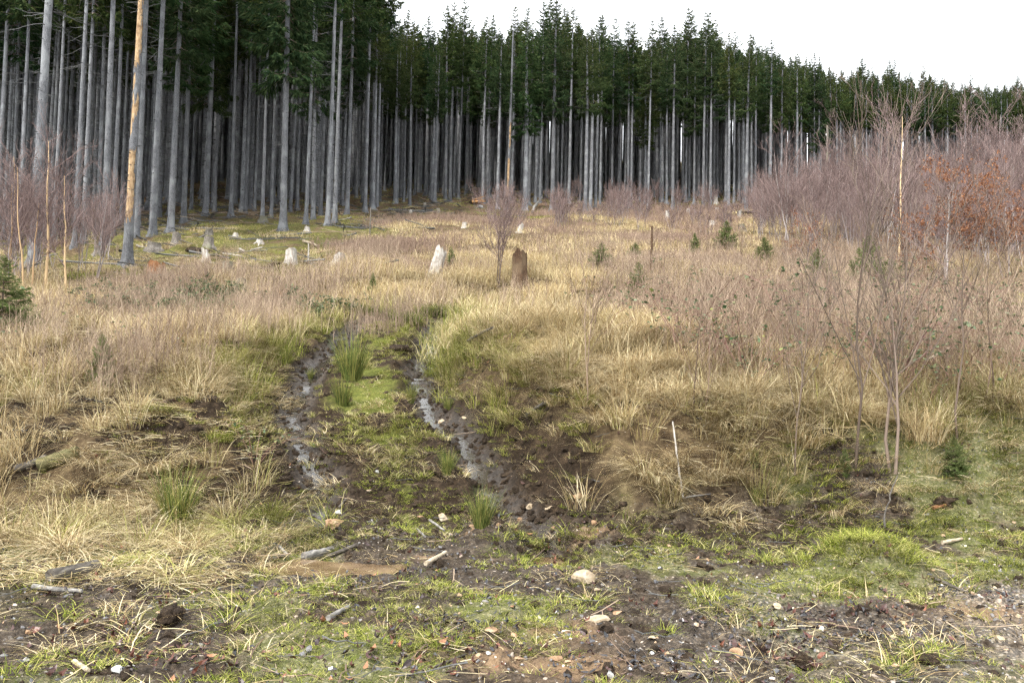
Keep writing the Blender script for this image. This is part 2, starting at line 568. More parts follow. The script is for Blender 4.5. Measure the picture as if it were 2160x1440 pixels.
def raycast(fn, px, row, n=2600, t0=2.5, t1=320.):
    px = np.atleast_1d(np.asarray(px, float)); row = np.atleast_1d(np.asarray(row, float))
    D = pix_dir(px, row)
    D = D / np.maximum(D[:, 1:2], 1e-6)
    t = np.exp(np.linspace(math.log(t0), math.log(t1), n))
    out = []
    for d in D:
        x = d[0] * t; z = CAM_Z + d[2] * t
        g = z - fn(x, t)
        k = np.argmax(g < 0) if (g < 0).any() else n - 1
        k = max(k, 1)
        f = g[k - 1] / (g[k - 1] - g[k] + 1e-12)
        tt = t[k - 1] + (t[k] - t[k - 1]) * np.clip(f, 0, 1)
        out.append((d[0] * tt, tt, fn(np.array([d[0] * tt]), np.array([tt]))[0]))
    return np.array(out)


# wheel ruts, followed up the slope
RL_PIX = [(655, 1195), (660, 1130), (655, 1080), (672, 1020), (668, 975), (640, 940), (625, 900), (612, 860), (635, 815), (672, 770), (705, 740), (728, 712), (738, 690), (745, 672)]
RR_PIX = [(1150, 1130), (1110, 1085), (1075, 1050), (1035, 1005), (1010, 960), (985, 925), (950, 890), (915, 855), (893, 815), (884, 790), (893, 760), (908, 730), (918, 705), (928, 680)]
RL = raycast(base_h, *zip(*RL_PIX)); RR = raycast(base_h, *zip(*RR_PIX))
RL = RL[np.argsort(RL[:, 1])]; RR = RR[np.argsort(RR[:, 1])]


def rut_x(y):
    return np.interp(y, RL[:, 1], RL[:, 0]), np.interp(y, RR[:, 1], RR[:, 0])


PUD = raycast(base_h, [700, 1165], [1186, 1131])
MOUND = raycast(base_h, [1840, 120, 1160, 410, 585], [1215, 845, 975, 532, 562])


def masks(x, y):
    xl, xr = rut_x(y)
    wob = (fbm(x * 1.7, y * 1.7, 31, 3) - .5)
    dl = np.abs(x - xl + wob * .25); dr = np.abs(x - xr + wob * .3)
    d = np.minimum(dl, dr)
    fade = smooth(6.8, 7.6, y) * (1 - smooth(19.0, 21.5, y))
    out = np.maximum(np.maximum(xl - x, x - xr), 0)
    inside = (x > xl - .15) & (x < xr + .15)
    return xl, xr, d, fade, out, inside, wob


def fore_y(x):
    """where the trodden verge gives way to the tall growth"""
    return np.interp(x, [-9, -5, -2.2, -1.0, 2.5, 4.2, 7, 12], [6.6, 7.0, 7.6, 8.3, 8.6, 9.2, 9.4, 9.6])


def height(x, y, fine=True):
    x = np.asarray(x, float); y = np.asarray(y, float)
    z = base_h(x, y)
    xl, xr, d, fade, out, inside, wob = masks(x, y)
    rightside = x > xr
    bank = smooth(.35, np.where(rightside, 1.15, 1.35) + .5 * wob, out) * smooth(8.2, 9.4, y) * (1 - smooth(13, 19, y))
    z = z + (np.where(rightside, .92, .62) + .6 * wob) * bank
    z = z - fade * .21 * np.exp(-(d / .30) ** 2) + fade * .08 * np.exp(-((d - .52) / .2) ** 2)
    far = smooth(9, 30, y)
    z = z + (fbm(x * .35, y * .35, 5, 3) - .5) * (.16 + .9 * far) * smooth(6.5, 10, y)
    z = z + (fbm(x * 1.3, y * 1.3, 9, 3) - .5) * (.13 + .15 * far)
    for (cx, cy, _), r, h in ((MOUND[0], .52, .30), (MOUND[1], .55, .38), (MOUND[2], .3, .05), (MOUND[3], .9, .35), (MOUND[4], .8, .3)):
        q = ((x - cx) ** 2 + ((y - cy) * 1.25) ** 2) / r ** 2
        z = z + h * np.exp(-q ** 1.5)
    calm = np.ones_like(z)
    for (cx, cy, _), ra, rb in ((PUD[0], .55, .26), (PUD[1], .42, .2)):
        q = ((x - cx) / ra) ** 2 + ((y - cy) / rb) ** 2
        pw = np.exp(-q * q * .6); calm = calm * (1 - .9 * pw)
        z = z - .12 * pw
    if fine:
        mud = fade * (1 - smooth(.35, .85, d)) + .55 * (1 - smooth(9, 10.5, y))
        n1 = fbm(x * 5.5, y * 5.5, 21, 3) - .5; n2 = np.abs(fbm(x * 9, y * 9, 23, 3) - .5) * 2
        n3 = vnoise(x * 16, y * 16, 25) - .5
        calm = calm * (1 - .45 * fade * np.exp(-(d / .2) ** 2))
        z = z + calm * np.clip(mud, .15, 1) * (n1 * .14 + (n2 - .4) * .09 + n3 * .05) * (1 - smooth(20, 40, y) * .5)
    return z


def drop(px, row):
    return raycast(height, px, row, 1500)


def hz(x, y):
    return float(height(np.array([x]), np.array([y]))[0])


def gravel_patch(x, y):
    w_ = fbm(x * 1.7, y * 1.7, 31, 3) - .5
    return smooth(2.75, 3.25, x + w_ - .25 * (y - 5.5)) * smooth(4.7, 5.1, y + w_ * .5) * (1 - smooth(6.5, 6.9, y + w_ * .5))


def zones(x, y):
    """mud, gravel, green / forest, wet, sand weights of the ground itself"""
    xl, xr, d, fade, out, inside, wob = masks(x, y)
    n = fbm(x * 1.1, y * 1.1, 41, 4); n2 = fbm(x * 2.7, y * 2.7, 47, 3)
    fy = fore_y(x)
    fore = 1 - smooth(fy - .3, fy + .5, y + wob)
    low = 1 - smooth(9.5, 12.5, y)
    mud = fade * (1 - smooth(.30 + .35 * low, .62 + .5 * low, d + (n2 - .5) * .6))
    strip = fade * inside
    mud = np.maximum(mud, strip * smooth(.44 - .08 * low, .56, n2))
    mud = np.maximum(mud, fore * smooth(.38, .55, n) * .95)
    mud = np.maximum(mud, smooth(1.4, 2.2, -x) * smooth(6.5, 7.5, y) * (1 - smooth(10, 12, y)) * smooth(.35, .5, n2))
    mud = np.maximum(mud, fore * smooth(.0, .8, -x - 2.0) * (1 - smooth(6.2, 6.8, y)) * .9)
    bankmud = smooth(.15, .3, out) * (1 - smooth(.7, 1.05, out + (n2 - .5) * .5)) * smooth(8, 9, y) * (1 - smooth(10.2, 12, y) * .8)
    mud = np.maximum(mud, bankmud * .95)
    px_gr = smooth(.3, 1.2, x) * (1 - smooth(5.8, 6.4, y + .3 * wob))
    grav = np.maximum(px_gr * .75, gravel_patch(x, y))
    grav = np.maximum(grav, fore * .4)
    green = np.maximum(fore * (1 - smooth(.40, .55, n)) , strip * (1 - smooth(.42, .55, n2))) * .9
    forest = smooth(38, 55, y + (n - .5) * 20 + 8 * smooth(0, 10, -x))
    moss_clear = smooth(24, 30, y) * (1 - smooth(45, 60, y)) * smooth(4, 8, -x) * smooth(.32, .5, n)
    green = np.maximum(green, moss_clear * .5)
    gp = gravel_patch(x, y); green = green * (1 - gp); mud = mud * (1 - .7 * gp)
    wet = np.maximum(fade * (1 - smooth(.1, .45, d)), fore * .18 * smooth(.45, .6, n2))
    sand = np.zeros_like(x)
    for (cx, cy), r in SANDS:
        sand = np.maximum(sand, np.exp(-(((x - cx) / r) ** 2 + ((y - cy) / (r * .6)) ** 2)))
    return mud, grav * (1 - .5 * mud), green, forest, wet, sand


SANDS = [((p[0], p[1]), r) for p, r in zip(raycast(base_h, [1250, 1180, 1060, 900, 1010, 2080, 1200], [1125, 1330, 1390, 1172, 1130, 1290, 1400]), [.2, .32, .28, .12, .16, .4, .35])]

yr = np.concatenate([np.linspace(-6, 2.6, 12), np.arange(2.7, 7.5, .045), np.arange(7.5, 14, .032), np.exp(np.linspace(math.log(14), math.log(40), 140)), np.exp(np.linspace(math.log(40.6), math.log(290), 100))])
u = np.linspace(-1, 1, 541); u = u * (.72 + .28 * u * u)
GX = u[None, :] * np.maximum(9.5, .85 * yr + 4)[:, None]
GY = np.repeat(yr[:, None], len(u), 1)
GZ = height(GX, GY)
nr, nc = GX.shape
ids = np.arange(nr * nc).reshape(nr, nc)
F = np.stack([ids[:-1, :-1], ids[:-1, 1:], ids[1:, 1:], ids[1:, :-1]], -1).reshape(-1, 4)
gme = make_mesh("ground", np.stack([GX, GY, GZ], -1).reshape(-1, 3), F, shade_smooth=True)
mud, grav, green, forest, wet, sand = zones(GX.ravel(), GY.ravel())
for nm, ch in (("zone", (mud, grav, green)), ("zone_b", (forest, wet, sand))):
    at = gme.attributes.new(nm, 'FLOAT_COLOR', 'POINT')
    at.data.foreach_set("color", np.stack([*ch, np.ones_like(mud)], -1).astype(np.float32).ravel())
ground = obj("ground", gme, "ground")
tag(ground, "muddy grassy hillside rising from the track verge to the spruce forest", "ground", kind="structure")

# water trickling down both ruts, and the two brown puddles at their foot
for rut, nm, lab in ((RL, "water", "shallow water trickling down the rut nearer the birches"), (RR, "water", "shallow water trickling down the rut beside the grassy bank")):
    ys = np.arange(7.3, 18.6, .05)
    xc = np.interp(ys, rut[:, 1], rut[:, 0])
    off = np.linspace(-.45, .45, 31)
    hh = height(xc[:, None] + off[None], np.repeat(ys[:, None], 31, 1), True)
    hh = np.apply_along_axis(lambda v: np.convolve(np.pad(v, 2, mode='edge'), np.ones(5) / 5, 'valid'), 1, hh)
    xs = xc + off[np.argmin(hh + .10 * off[None] ** 2, 1)]
    sm = lambda v, w: np.convolve(np.pad(v, w, mode='edge'), np.ones(2 * w + 1) / (2 * w + 1), 'valid')
    xs = sm(xs, 3)
    low = height(xs, ys, True)
    ws = .15 + .20 * vnoise(ys * 1.3, ys * 0, 77) + .12 * vnoise(ys * 4, ys * 0, 78)
    lane = np.linspace(-1, 1, 9)
    X = xs[:, None] + lane[None] * ws[:, None]; Y = np.repeat(ys[:, None], 9, 1)
    Z = np.repeat((sm(low, 4) + .024)[:, None], 9, 1)
    ids = np.arange(X.size).reshape(X.shape)
    F = np.stack([ids[:-1, :-1], ids[:-1, 1:], ids[1:, 1:], ids[1:, :-1]], -1).reshape(-1, 4)
    tag(obj(nm, make_mesh(nm, np.stack([X, Y, Z], -1).reshape(-1, 3), F, shade_smooth=True), "water"), lab, "water", kind="structure")
for k, (c, ra, rb, lab) in enumerate(((PUD[0], .75, .34, "brown puddle holding wet sticks at the foot of the rut"), (PUD[1], .55, .26, "small brown puddle under the tan stones at the rut end"))):
    a = np.linspace(0, 2 * math.pi, 40, endpoint=False)
    rr = 1 + .2 * np.sin(3 * a + k) + .12 * np.sin(7 * a)
    lvl = height(np.array([c[0]]), np.array([c[1]]), False)[0] + .075
    V = np.concatenate([[[c[0], c[1], lvl]], np.stack([c[0] + ra * rr * np.cos(a), c[1] + rb * rr * np.sin(a), np.full(40, lvl)], -1)])
    F3 = [(0, 1 + i, 1 + (i + 1) % 40) for i in range(40)]
    tag(obj("puddle", make_mesh("puddle", V, None, F3), "puddle_water"), lab, "puddle", kind="structure")

# ---------------------------------------------------------------- scattered ground cover (stuff)
def lib(mb, name, mat, smooth=False):
    me = mb.mesh(name, smooth)
    me.materials.append(MATS[mat])
    return bpy.data.objects.new(name, me)


def scatter(name, variants, P, rz, scl, tint, label, cat, tilt=None, idx=None):
    n = len(P)
    me = bpy.data.meshes.new(name)
    me.vertices.add(n); me.vertices.foreach_set("co", np.asarray(P, np.float32).ravel())
    rot = np.zeros((n, 3), np.float32); rot[:, 2] = rz
    if tilt is not None: rot[:, :2] = tilt
    me.attributes.new("rot", 'FLOAT_VECTOR', 'POINT').data.foreach_set("vector", rot.ravel())
    s3 = np.asarray(scl, np.float32)
    if s3.ndim == 1: s3 = np.repeat(s3[:, None], 3, 1)
    me.attributes.new("scl", 'FLOAT_VECTOR', 'POINT').data.foreach_set("vector", s3.astype(np.float32).ravel())
    me.attributes.new("tint", 'FLOAT', 'POINT').data.foreach_set("value", np.asarray(tint, np.float32))
    if idx is None: idx = RNG.integers(0, len(variants), n)
    me.attributes.new("idx", 'INT', 'POINT').data.foreach_set("value", np.asarray(idx, np.int32))
    for v in variants:
        for m in v.data.materials:
            if m.name not in [q.name for q in me.materials]: me.materials.append(m)
    o = bpy.data.objects.new(name, me); COL.objects.link(o)
    c = bpy.data.collections.new(name + "_pieces")
    for v in variants: c.objects.link(v)
    g = bpy.data.node_groups.new(name, 'GeometryNodeTree')
    g.interface.new_socket("Geometry", in_out='INPUT', socket_type='NodeSocketGeometry')
    g.interface.new_socket("Geometry", in_out='OUTPUT', socket_type='NodeSocketGeometry')
    N = g.nodes.new; L = g.links.new
    gi = N("NodeGroupInput"); go = N("NodeGroupOutput")
    ip = N("GeometryNodeInstanceOnPoints"); ci = N("GeometryNodeCollectionInfo")
    ci.inputs["Collection"].default_value = c
    ci.inputs["Separate Children"].default_value = True
    ci.inputs["Reset Children"].default_value = True

    def na(nm, t):
        a = N("GeometryNodeInputNamedAttribute"); a.data_type = t; a.inputs["Name"].default_value = nm
        return a.outputs["Attribute"]
    L(gi.outputs[0], ip.inputs["Points"]); L(ci.outputs[0], ip.inputs["Instance"])
    ip.inputs["Pick Instance"].default_value = True
    L(na("idx", 'INT'), ip.inputs["Instance Index"])
    L(na("rot", 'FLOAT_VECTOR'), ip.inputs["Rotation"])
    L(na("scl", 'FLOAT_VECTOR'), ip.inputs["Scale"])
    L(ip.outputs[0], go.inputs[0])
    md = o.modifiers.new("scatter", 'NODES'); md.node_group = g
    return tag(o, label, cat, kind="stuff")


CLEARPIX = [(2140, 668, 90), (742, 800, 60), (1016, 1112, 60), (1052, 606, 20), (5, 715, 60), (785, 620, 20), (913, 588, 30), (1097, 606, 36), (613, 558, 27), (436, 552, 26), (479, 582, 26), (506, 608, 20), (440, 522, 22), (372, 516, 19), (326, 527, 30), (210, 537, 22), (330, 590, 50), (714, 556, 26), (597, 630, 22), (1559, 468, 10), (1503, 480, 14), (1567, 489, 14), (268, 560, 22), (70, 563, 24), (597, 486, 18), (980, 480, 10), (1408, 463, 10), (1301, 455, 10), (1096, 490, 12)]
_cp = raycast(height, [c[0] for c in CLEARPIX], [c[1] for c in CLEARPIX], 1200)
CLEAR = [(p[0], p[1], c[2] / FPX * p[1] / 2 + .18) for p, c in zip(_cp, CLEARPIX)]


def cleared(x, y):
    k = np.ones_like(x, bool)
    for cx, cy, r in CLEAR:
        k &= ~((np.abs(x - cx) < r) & (y > cy - r - (.55 if -1.5 < cx < 2 else 1.3)) & (y < cy + r))
    return k


def sample(dens, y0, y1, dmax, slope=.74, add=2.5):
    w = lambda y: slope * y + add
    area = (slope * (y1 ** 2 - y0 ** 2) + 2 * add * (y1 - y0))
    n = int(dmax * area)
    yy = np.linspace(y0, y1, 400); cdf = np.cumsum(w(yy)); cdf = cdf / cdf[-1]
    y = np.interp(RNG.random(n), cdf, yy)
    x = (RNG.random(n) * 2 - 1) * w(y)
    keep = RNG.random(n) * dmax < dens(x, y)
    if y1 > 12: keep &= cleared(x, y) | (RNG.random(n) < .12)
    return x[keep], y[keep]


def info(x, y):
    xl, xr, d, fade, out, inside, wob = masks(x, y)
    fy = fore_y(x)
    fore = 1 - smooth(fy - .35, fy + .35, y + wob)
    track = np.where(inside, 1.0, 1 - smooth(.5 - .33 * smooth(10, 11.5, y), .85 - .38 * smooth(10, 11.5, y), out + wob * .5)) * smooth(7.0, 7.8, y) * (1 - smooth(19.5, 22, y))
    n1 = fbm(x * .5, y * .5, 61, 3); n2 = fbm(x * 1.4, y * 1.4, 67, 3)
    return d, fade, out, inside, wob, fore, track, n1, n2


def left_clear(x, y):
    return smooth(.19, .26, -x / np.maximum(y, 1) + (fbm(x * .4, y * .4, 171, 2) - .5) * .08) * smooth(22.8, 25.5, y + (fbm(x * .5, y * .5, 173, 2) - .5) * 2.5)



def put(name, variants, xy, label, cat, smin, smax, tint, sink=0.02, tiltamp=0.0, lift=None, rzr=6.283):
    x, y = xy
    z = height(x, y) - sink
    if lift is not None: z = z + lift
    n = len(x)
    sc = RNG.uniform(smin, smax, n)
    tl = RNG.normal(0, tiltamp, (n, 2)) if tiltamp else None
    t = tint(x, y) if callable(tint) else np.full(n, tint)
    return scatter(name, variants, np.stack([x, y, z], -1), (RNG.random(n) - .5) * rzr, sc, np.clip(t + RNG.normal(0, .08, n), 0, 1), label, cat, tl)


def tuft(name, nb, hr, spread, leanr, droopr, wr, k=4, mat="grass", slope=0.0, rr=(0, 1)):
    mb = MB()
    r = spread * np.sqrt(np.random.rand(nb)); a = np.random.rand(nb) * 6.283
    base = np.stack([r * np.cos(a), r * np.sin(a), slope * r * np.sin(a)], -1)
    az = a + np.random.normal(0, .9, nb) if not slope else np.random.rand(nb) * 6.283
    u_ = np.random.uniform
    add_blades(mb, base, az, u_(*hr, nb), u_(*leanr, nb), u_(*droopr, nb), u_(*wr, nb), k, u_(*rr, nb))
    return lib(mb, name, mat)


def stems(name, ns, hr, spread, mat, side=6, rad=.0028, lean=.25, sl=(.12, .35), k=4, slope=0.0):
    mb = MB()
    P = []; R = []
    for i in range(ns):
        h = np.random.uniform(*hr); a = np.random.rand() * 6.283; ln = np.random.uniform(0, lean)
        b = np.array([*(np.random.normal(0, spread, 2)), 0]); b[2] = slope * b[1]
        t = np.linspace(0, 1, k)[:, None]
        d = np.array([math.cos(a) * ln, math.sin(a) * ln, 1.0])
        pl = b + d * t * h + np.cumsum(np.random.normal(0, .018 * h, (k, 3)), 0)
        P.append(pl); R.append(np.linspace(rad, rad * .4, k))
        for j in range(side):
            tt = np.random.uniform(.3, .95); o = pl[0] + (np.array([np.interp(tt * (k - 1), np.arange(k), pl[:, q]) for q in range(3)]) - pl[0])
            az = np.random.rand() * 6.283; L = h * np.random.uniform(*sl) * (1.15 - tt * .6)
            dd = np.array([math.cos(az) * .6, math.sin(az) * .6, .9])
            s = np.linspace(0, 1, k)[:, None]
            P.append(o + dd * s * L + np.array([0, 0, .15]) * (s ** 2) * L + np.cumsum(np.random.normal(0, .015 * L, (k, 3)), 0) * (s > 0))
            R.append(np.linspace(rad * .6, rad * .3, k))
    add_tubes(mb, np.array(P), np.array(R), 3)
    return lib(mb, name, mat)


def leaf_piece(name, L, mat, curl=.35, n=1, w=.55):
    mb = MB()
    for i in range(n):
        t = np.array([0, .3, .65, 1.0]); wd = np.array([.05, .5, .42, .02]) * w * L
        c = np.random.uniform(-curl, curl)
        z = c * L * (t - .5) ** 2 * 2.2 + .004
        e = np.random.uniform(.1, .5) * wd
        V = []
        for q in range(4): V.append((t[q] * L - L / 2, 0, z[q]))
        for q in range(4): V.append((t[q] * L - L / 2, wd[q], z[q] + e[q]))
        for q in range(4): V.append((t[q] * L - L / 2, -wd[q], z[q] + e[q]))
        F = [(q, q + 1, 4 + q + 1, 4 + q) for q in range(3)] + [(q + 1, q, 8 + q, 8 + q + 1) for q in range(3)]
        rot = np.array(Euler((np.random.normal(0, .35), np.random.normal(0, .35), np.random.rand() * 6.28)).to_matrix())
        off = np.array([np.random.normal(0, .07), np.random.normal(0, .07), .01 * i]) if n > 1 else np.zeros(3)
        mb.add(np.array(V) @ rot.T + off, F)
    return lib(mb, name, mat)


def rock_mesh(mb, size, seed, rough=.28, sub=2, flat=1.0):
    import bmesh
    bm = bmesh.new(); bmesh.ops.create_icosphere(bm, subdivisions=sub, radius=1.0)
    V = np.array([v.co[:] for v in bm.verts]); F = np.array([[v.index for v in f.verts] for f in bm.faces]); bm.free()
    rs = np.random.RandomState(seed)
    V0 = V.copy()
    for _ in range(14):           # knock flat facets off the ball
        d = rs.normal(size=3); d /= np.linalg.norm(d)
        c = rs.uniform(.45, .85)
        s = V @ d
        V = V - np.maximum(s - c, 0)[:, None] * d[None]
    for q in range(3):
        f = rs.normal(size=3) * (2 + 2 * q); V = V * (1 + rough * .35 / (q + 1) * np.sin(V0 @ f + rs.rand() * 6)[:, None])
    V = V * np.array(size) * np.array([1, 1, flat])
    mb.add(V, None, F, rs.rand())


# ---- piece libraries
dry_near = [tuft("tall_dry_tuft", 60, (.3, .72), .13, (.05, .55), (.1, .75), (.004, .008)) for i in range(5)] + \
           [tuft("drooping_dry_tuft", 70, (.35, .62), .10, (.25, .8), (.6, 1.1), (.004, .008)) for i in range(3)]
dry_mid = [tuft("dry_tuft", 230, (.25, .65), .55, (.05, .55), (.1, .8), (.006, .011), 3, slope=.25, rr=(.15, .9)) for i in range(7)]
dry_far = [tuft("distant_dry_tuft", 220, (.2, .52), 1.15, (.05, .6), (.1, .8), (.012, .024), 3, slope=.25, rr=(.3, .8)) for i in range(7)]
low_dry = [tuft("flattened_dry_tuft", 38, (.07, .30), .13, (.4, 1.5), (.4, 1.0), (.0028, .006)) for i in range(4)]
short_green = [tuft("short_green_tuft", 60, (.022, .085), .06, (.3, 1.1), (.2, .8), (.0028, .005), 3) for i in range(5)]
lush_green = [tuft("lush_green_tuft", 70, (.08, .24), .09, (.2, .8), (.4, 1.0), (.0035, .006), 4) for i in range(4)]
heath_near = [stems("heath_stems", 9, (.35, .85), .10, "heath", 7, .0032) for i in range(5)]
heath_mid = [stems("heath_stems_mid", 46, (.3, .8), .42, "heath", 6, .0045, slope=.25) for i in range(6)]
heather_far = [stems("heather_tuft", 100, (.15, .5), .8, "heather", 5, .009, .5, (.2, .5), 3, slope=.25) for i in range(6)]

# ---- tall straw grass
def d_dry_near(x, y):
    d, fade, out, inside, wob, fore, track, n1, n2 = info(x, y)
    right = smooth(0, 1, x - 1)
    lowleft = smooth(1.6, 2.4, -x) * (1 - smooth(10.2, 11.8, y + wob))
    return (1 - fore) * (1 - track) * (10 + 8 * right + 24 * smooth(.35, .6, n1)) * (1 - .62 * lowleft)


def t_dry(x, y):
    d, fade, out, inside, wob, fore, track, n1, n2 = info(x, y)
    edge = (1 - smooth(.5, 1.7, out + wob)) * smooth(8, 9, y) * (1 - smooth(19, 23, y))
    low = (1 - smooth(fore_y(x) + .2, fore_y(x) + 1.2, y)) * .2
    return np.clip(.10 + .55 * edge + low + .55 * (n2 - .5) + .15 * smooth(2.0, 4, -x) * (1 - smooth(9, 12, y)), 0, .95)


put("dry_grass", dry_near, sample(d_dry_near, 6.4, 15, 36), "tall straw-coloured dead grass on the banks beside the ruts", "grass", .65, 1.25, t_dry)
put("dry_grass", dry_mid, sample(lambda x, y: np.where(True, (1 - info(x, y)[6]) * (6 + 10 * smooth(.35, .6, info(x, y)[7])) * (1 - .93 * left_clear(x, y)) / 4, 0), 15, 31, 4), "tall dead grass across the middle of the clearing", "grass", .8, 1.3, t_dry, rzr=.8)


def d_far(x, y):
    d, fade, out, inside, wob, fore, track, n1, n2 = info(x, y)
    n3 = fbm(x * .12, y * .12, 91, 3)
    lefty = smooth(3, 10, -x)
    edge = 1 - smooth(44, 58, y - 14 * smooth(-2, 8, x) + 6 * lefty)
    return .25 * (2.2 + 3.8 * smooth(.4, .6, n3)) * edge * (1 - .72 * lefty * smooth(26, 30, y)) * (1 - .9 * left_clear(x, y))


put("dry_grass", dry_far, sample(d_far, 31, 76, 1.5), "dead grass in the upper clearing below the forest edge", "grass", .7, 1.25, lambda x, y: .05 + .3 * (fbm(x * .3, y * .3, 14, 3) - .35), rzr=.8)
put("dry_grass", dry_far, sample(lambda x, y: .06 + .22 * smooth(.5, .62, fbm(x * .2, y * .2, 71, 3)), 40, 135, .3, .72), "sparse grass and moss on the forest floor", "grass", .5, .8, lambda x, y: .55, rzr=.8)
put("dry_grass", dry_far, sample(lambda x, y: np.full_like(x, .22), 150, 195, .22, .72), "dead grass on the open ridge behind the forest", "grass", 1.2, 2.2, .2, rzr=.8)

put("moss_grass", dry_far, sample(lambda x, y: left_clear(x, y) * .8 * smooth(.4, .6, fbm(x * .7, y * .7, 181, 2)) * (1 - smooth(45, 55, y)), 22, 55, .8), "short mossy grass among the stumps below the trunks", "grass", .4, .65, lambda x, y: .55 + (fbm(x * .6, y * .6, 8, 2) - .5), rzr=.8)


def thatch(n_):
    mb = MB()
    L = np.random.uniform(.04, .2, n_); a = np.random.rand(n_) * 6.283
    c = np.stack([np.random.normal(0, .14, n_), np.random.normal(0, .14, n_), np.random.uniform(.005, .06, n_)], -1)
    d = np.stack([np.cos(a), np.sin(a), np.random.normal(0, .16, n_)], -1)
    t = np.linspace(-.5, .5, 4)[None, :, None]
    P = c[:, None] + d[:, None] * t * L[:, None, None] + np.array([0, 0, -.12])[None, None] * (t * 2) ** 2 * L[:, None, None] * np.random.uniform(-.3, 1, n_)[:, None, None]
    add_tubes(mb, P, np.repeat(np.random.uniform(.0010, .0022, n_)[:, None], 4, 1), 3)
    return lib(mb, "straw_thatch", "grass")


def d_thatch(x, y):
    d, fade, out, inside, wob, fore, track, n1, n2 = info(x, y)
    left = smooth(1.2, 2.0, -x) * smooth(5.6, 6.4, y + wob)
    right = smooth(1.0, 2.0, x) * (1 - fore)
    return 34 * np.maximum(left * (.45 + .65 * smooth(.38, .55, n2)), right) * (1 - track) * .8 + 1.2 * fore


put("straw_litter", [thatch(26) for i in range(6)], sample(d_thatch, 3.4, 14, 36), "loose pale straw lying criss-cross over the banks", "grass", .7, 1.3, lambda x, y: .2 + .5 * (fbm(x * 2, y * 2, 16, 2) - .4), -.01)

big_tussock = [tuft("drooping_tussock", 170, (.35, .75), .14, (.2, .75), (.7, 1.35), (.0035, .007), 5) for i in range(5)]


def d_tus(x, y):
    d, fade, out, inside, wob, fore, track, n1, n2 = info(x, y)
    right = smooth(.75 - .45 * smooth(10, 11, y), 1.05 - .45 * smooth(10, 11, y), out) * (x > 0) * smooth(8.3, 8.9, y) * (1 - smooth(14, 17, y)) * (1 - .6 * smooth(3.5, 5, x))
    left = smooth(.7, 1.0, out) * (x < 0) * (1 - smooth(2.0, 3.0, out)) * smooth(10, 11, y) * (1 - smooth(18, 21, y)) * .8
    mid = smooth(14, 17, y) * .16
    left2 = smooth(1.3, 2.0, -x) * smooth(6.1, 6.8, y + wob) * (1 - smooth(8.6, 9.4, y)) * .55 * smooth(.38, .52, n2)
    return 11 * np.maximum(np.maximum(np.maximum(right, left), mid) * (1 - track) * (1 - fore * .7), left2)


put("tussock_grass", big_tussock, sample(d_tus, 6, 34, 11), "drooping straw tussocks along the bank edges", "grass", .75, 1.25, lambda x, y: .12 + .5 * (1 - smooth(.6, 1.5, masks(x, y)[4])) * (1 - smooth(18, 21, y)) + .6 * (fbm(x * 1.2, y * 1.2, 88, 2) - .5), .03, .12)

# ---- brown heath stems
def d_heath(x, y):
    d, fade, out, inside, wob, fore, track, n1, n2 = info(x, y)
    p = smooth(.47, .6, fbm(x * .55, y * .55, 101, 3))
    left_area = smooth(1.2, 2.2, -x) * smooth(9.5, 11, y)
    right_area = smooth(1.5, 3, x) * smooth(9.5, 12, y)
    return (1 - fore) * (1 - track) * smooth(.8, 1.6, out) * (.8 + 14 * p) * np.maximum(left_area, right_area)


put("heath_undergrowth", heath_near, sample(d_heath, 8.5, 16, 15), "thin red-brown dead stems standing in the near grass", "undergrowth", .7, 1.2, lambda x, y: .5 + (fbm(x, y, 3, 2) - .5) * 1.2)
put("heath_undergrowth", heath_mid, sample(lambda x, y: (d_heath(x, y) * .75 + .8) * .26 * (1 - .95 * left_clear(x, y)), 16, 34, 3.1), "thin red-brown dead stems across the mid clearing", "undergrowth", .7, 1.2, lambda x, y: .45 + (fbm(x, y, 3, 2) - .5) * 1.2, rzr=.8)


def d_heather(x, y):
    n3 = fbm(x * .14, y * .14, 111, 3)
    lefty = smooth(3, 10, -x)
    edge = 1 - smooth(50, 64, y - 16 * smooth(-2, 8, x) + 6 * lefty)
    return .26 * (.25 + 3.6 * smooth(.47, .6, n3)) * edge * (1 - .8 * lefty) * (1 - .95 * left_clear(x, y))


put("heather_undergrowth", heather_far, sample(d_heather, 28, 80, 1.1), "purple-brown low scrub in the upper clearing", "undergrowth", .7, 1.3, lambda x, y: .4 + (fbm(x * .3, y * .3, 5, 2) - .5), rzr=.8)

tall_stems = [stems("tall_dead_stems", 5, (.7, 1.5), .16, "heath", 8, .0036, .35, (.2, .45), 5) for i in range(5)]
put("heath_undergrowth", tall_stems, sample(lambda x, y: 8 * smooth(1.6, 3.0, x) * smooth(9.6, 10.6, y) * (1 - smooth(18, 23, y)) * smooth(.35, .55, info(x, y)[8]), 9.5, 23, 8), "tangle of tall thin brown stems around the bare saplings", "undergrowth", .5, 1.05, lambda x, y: .25 + (fbm(x, y, 3, 2) - .5) * 1.2)

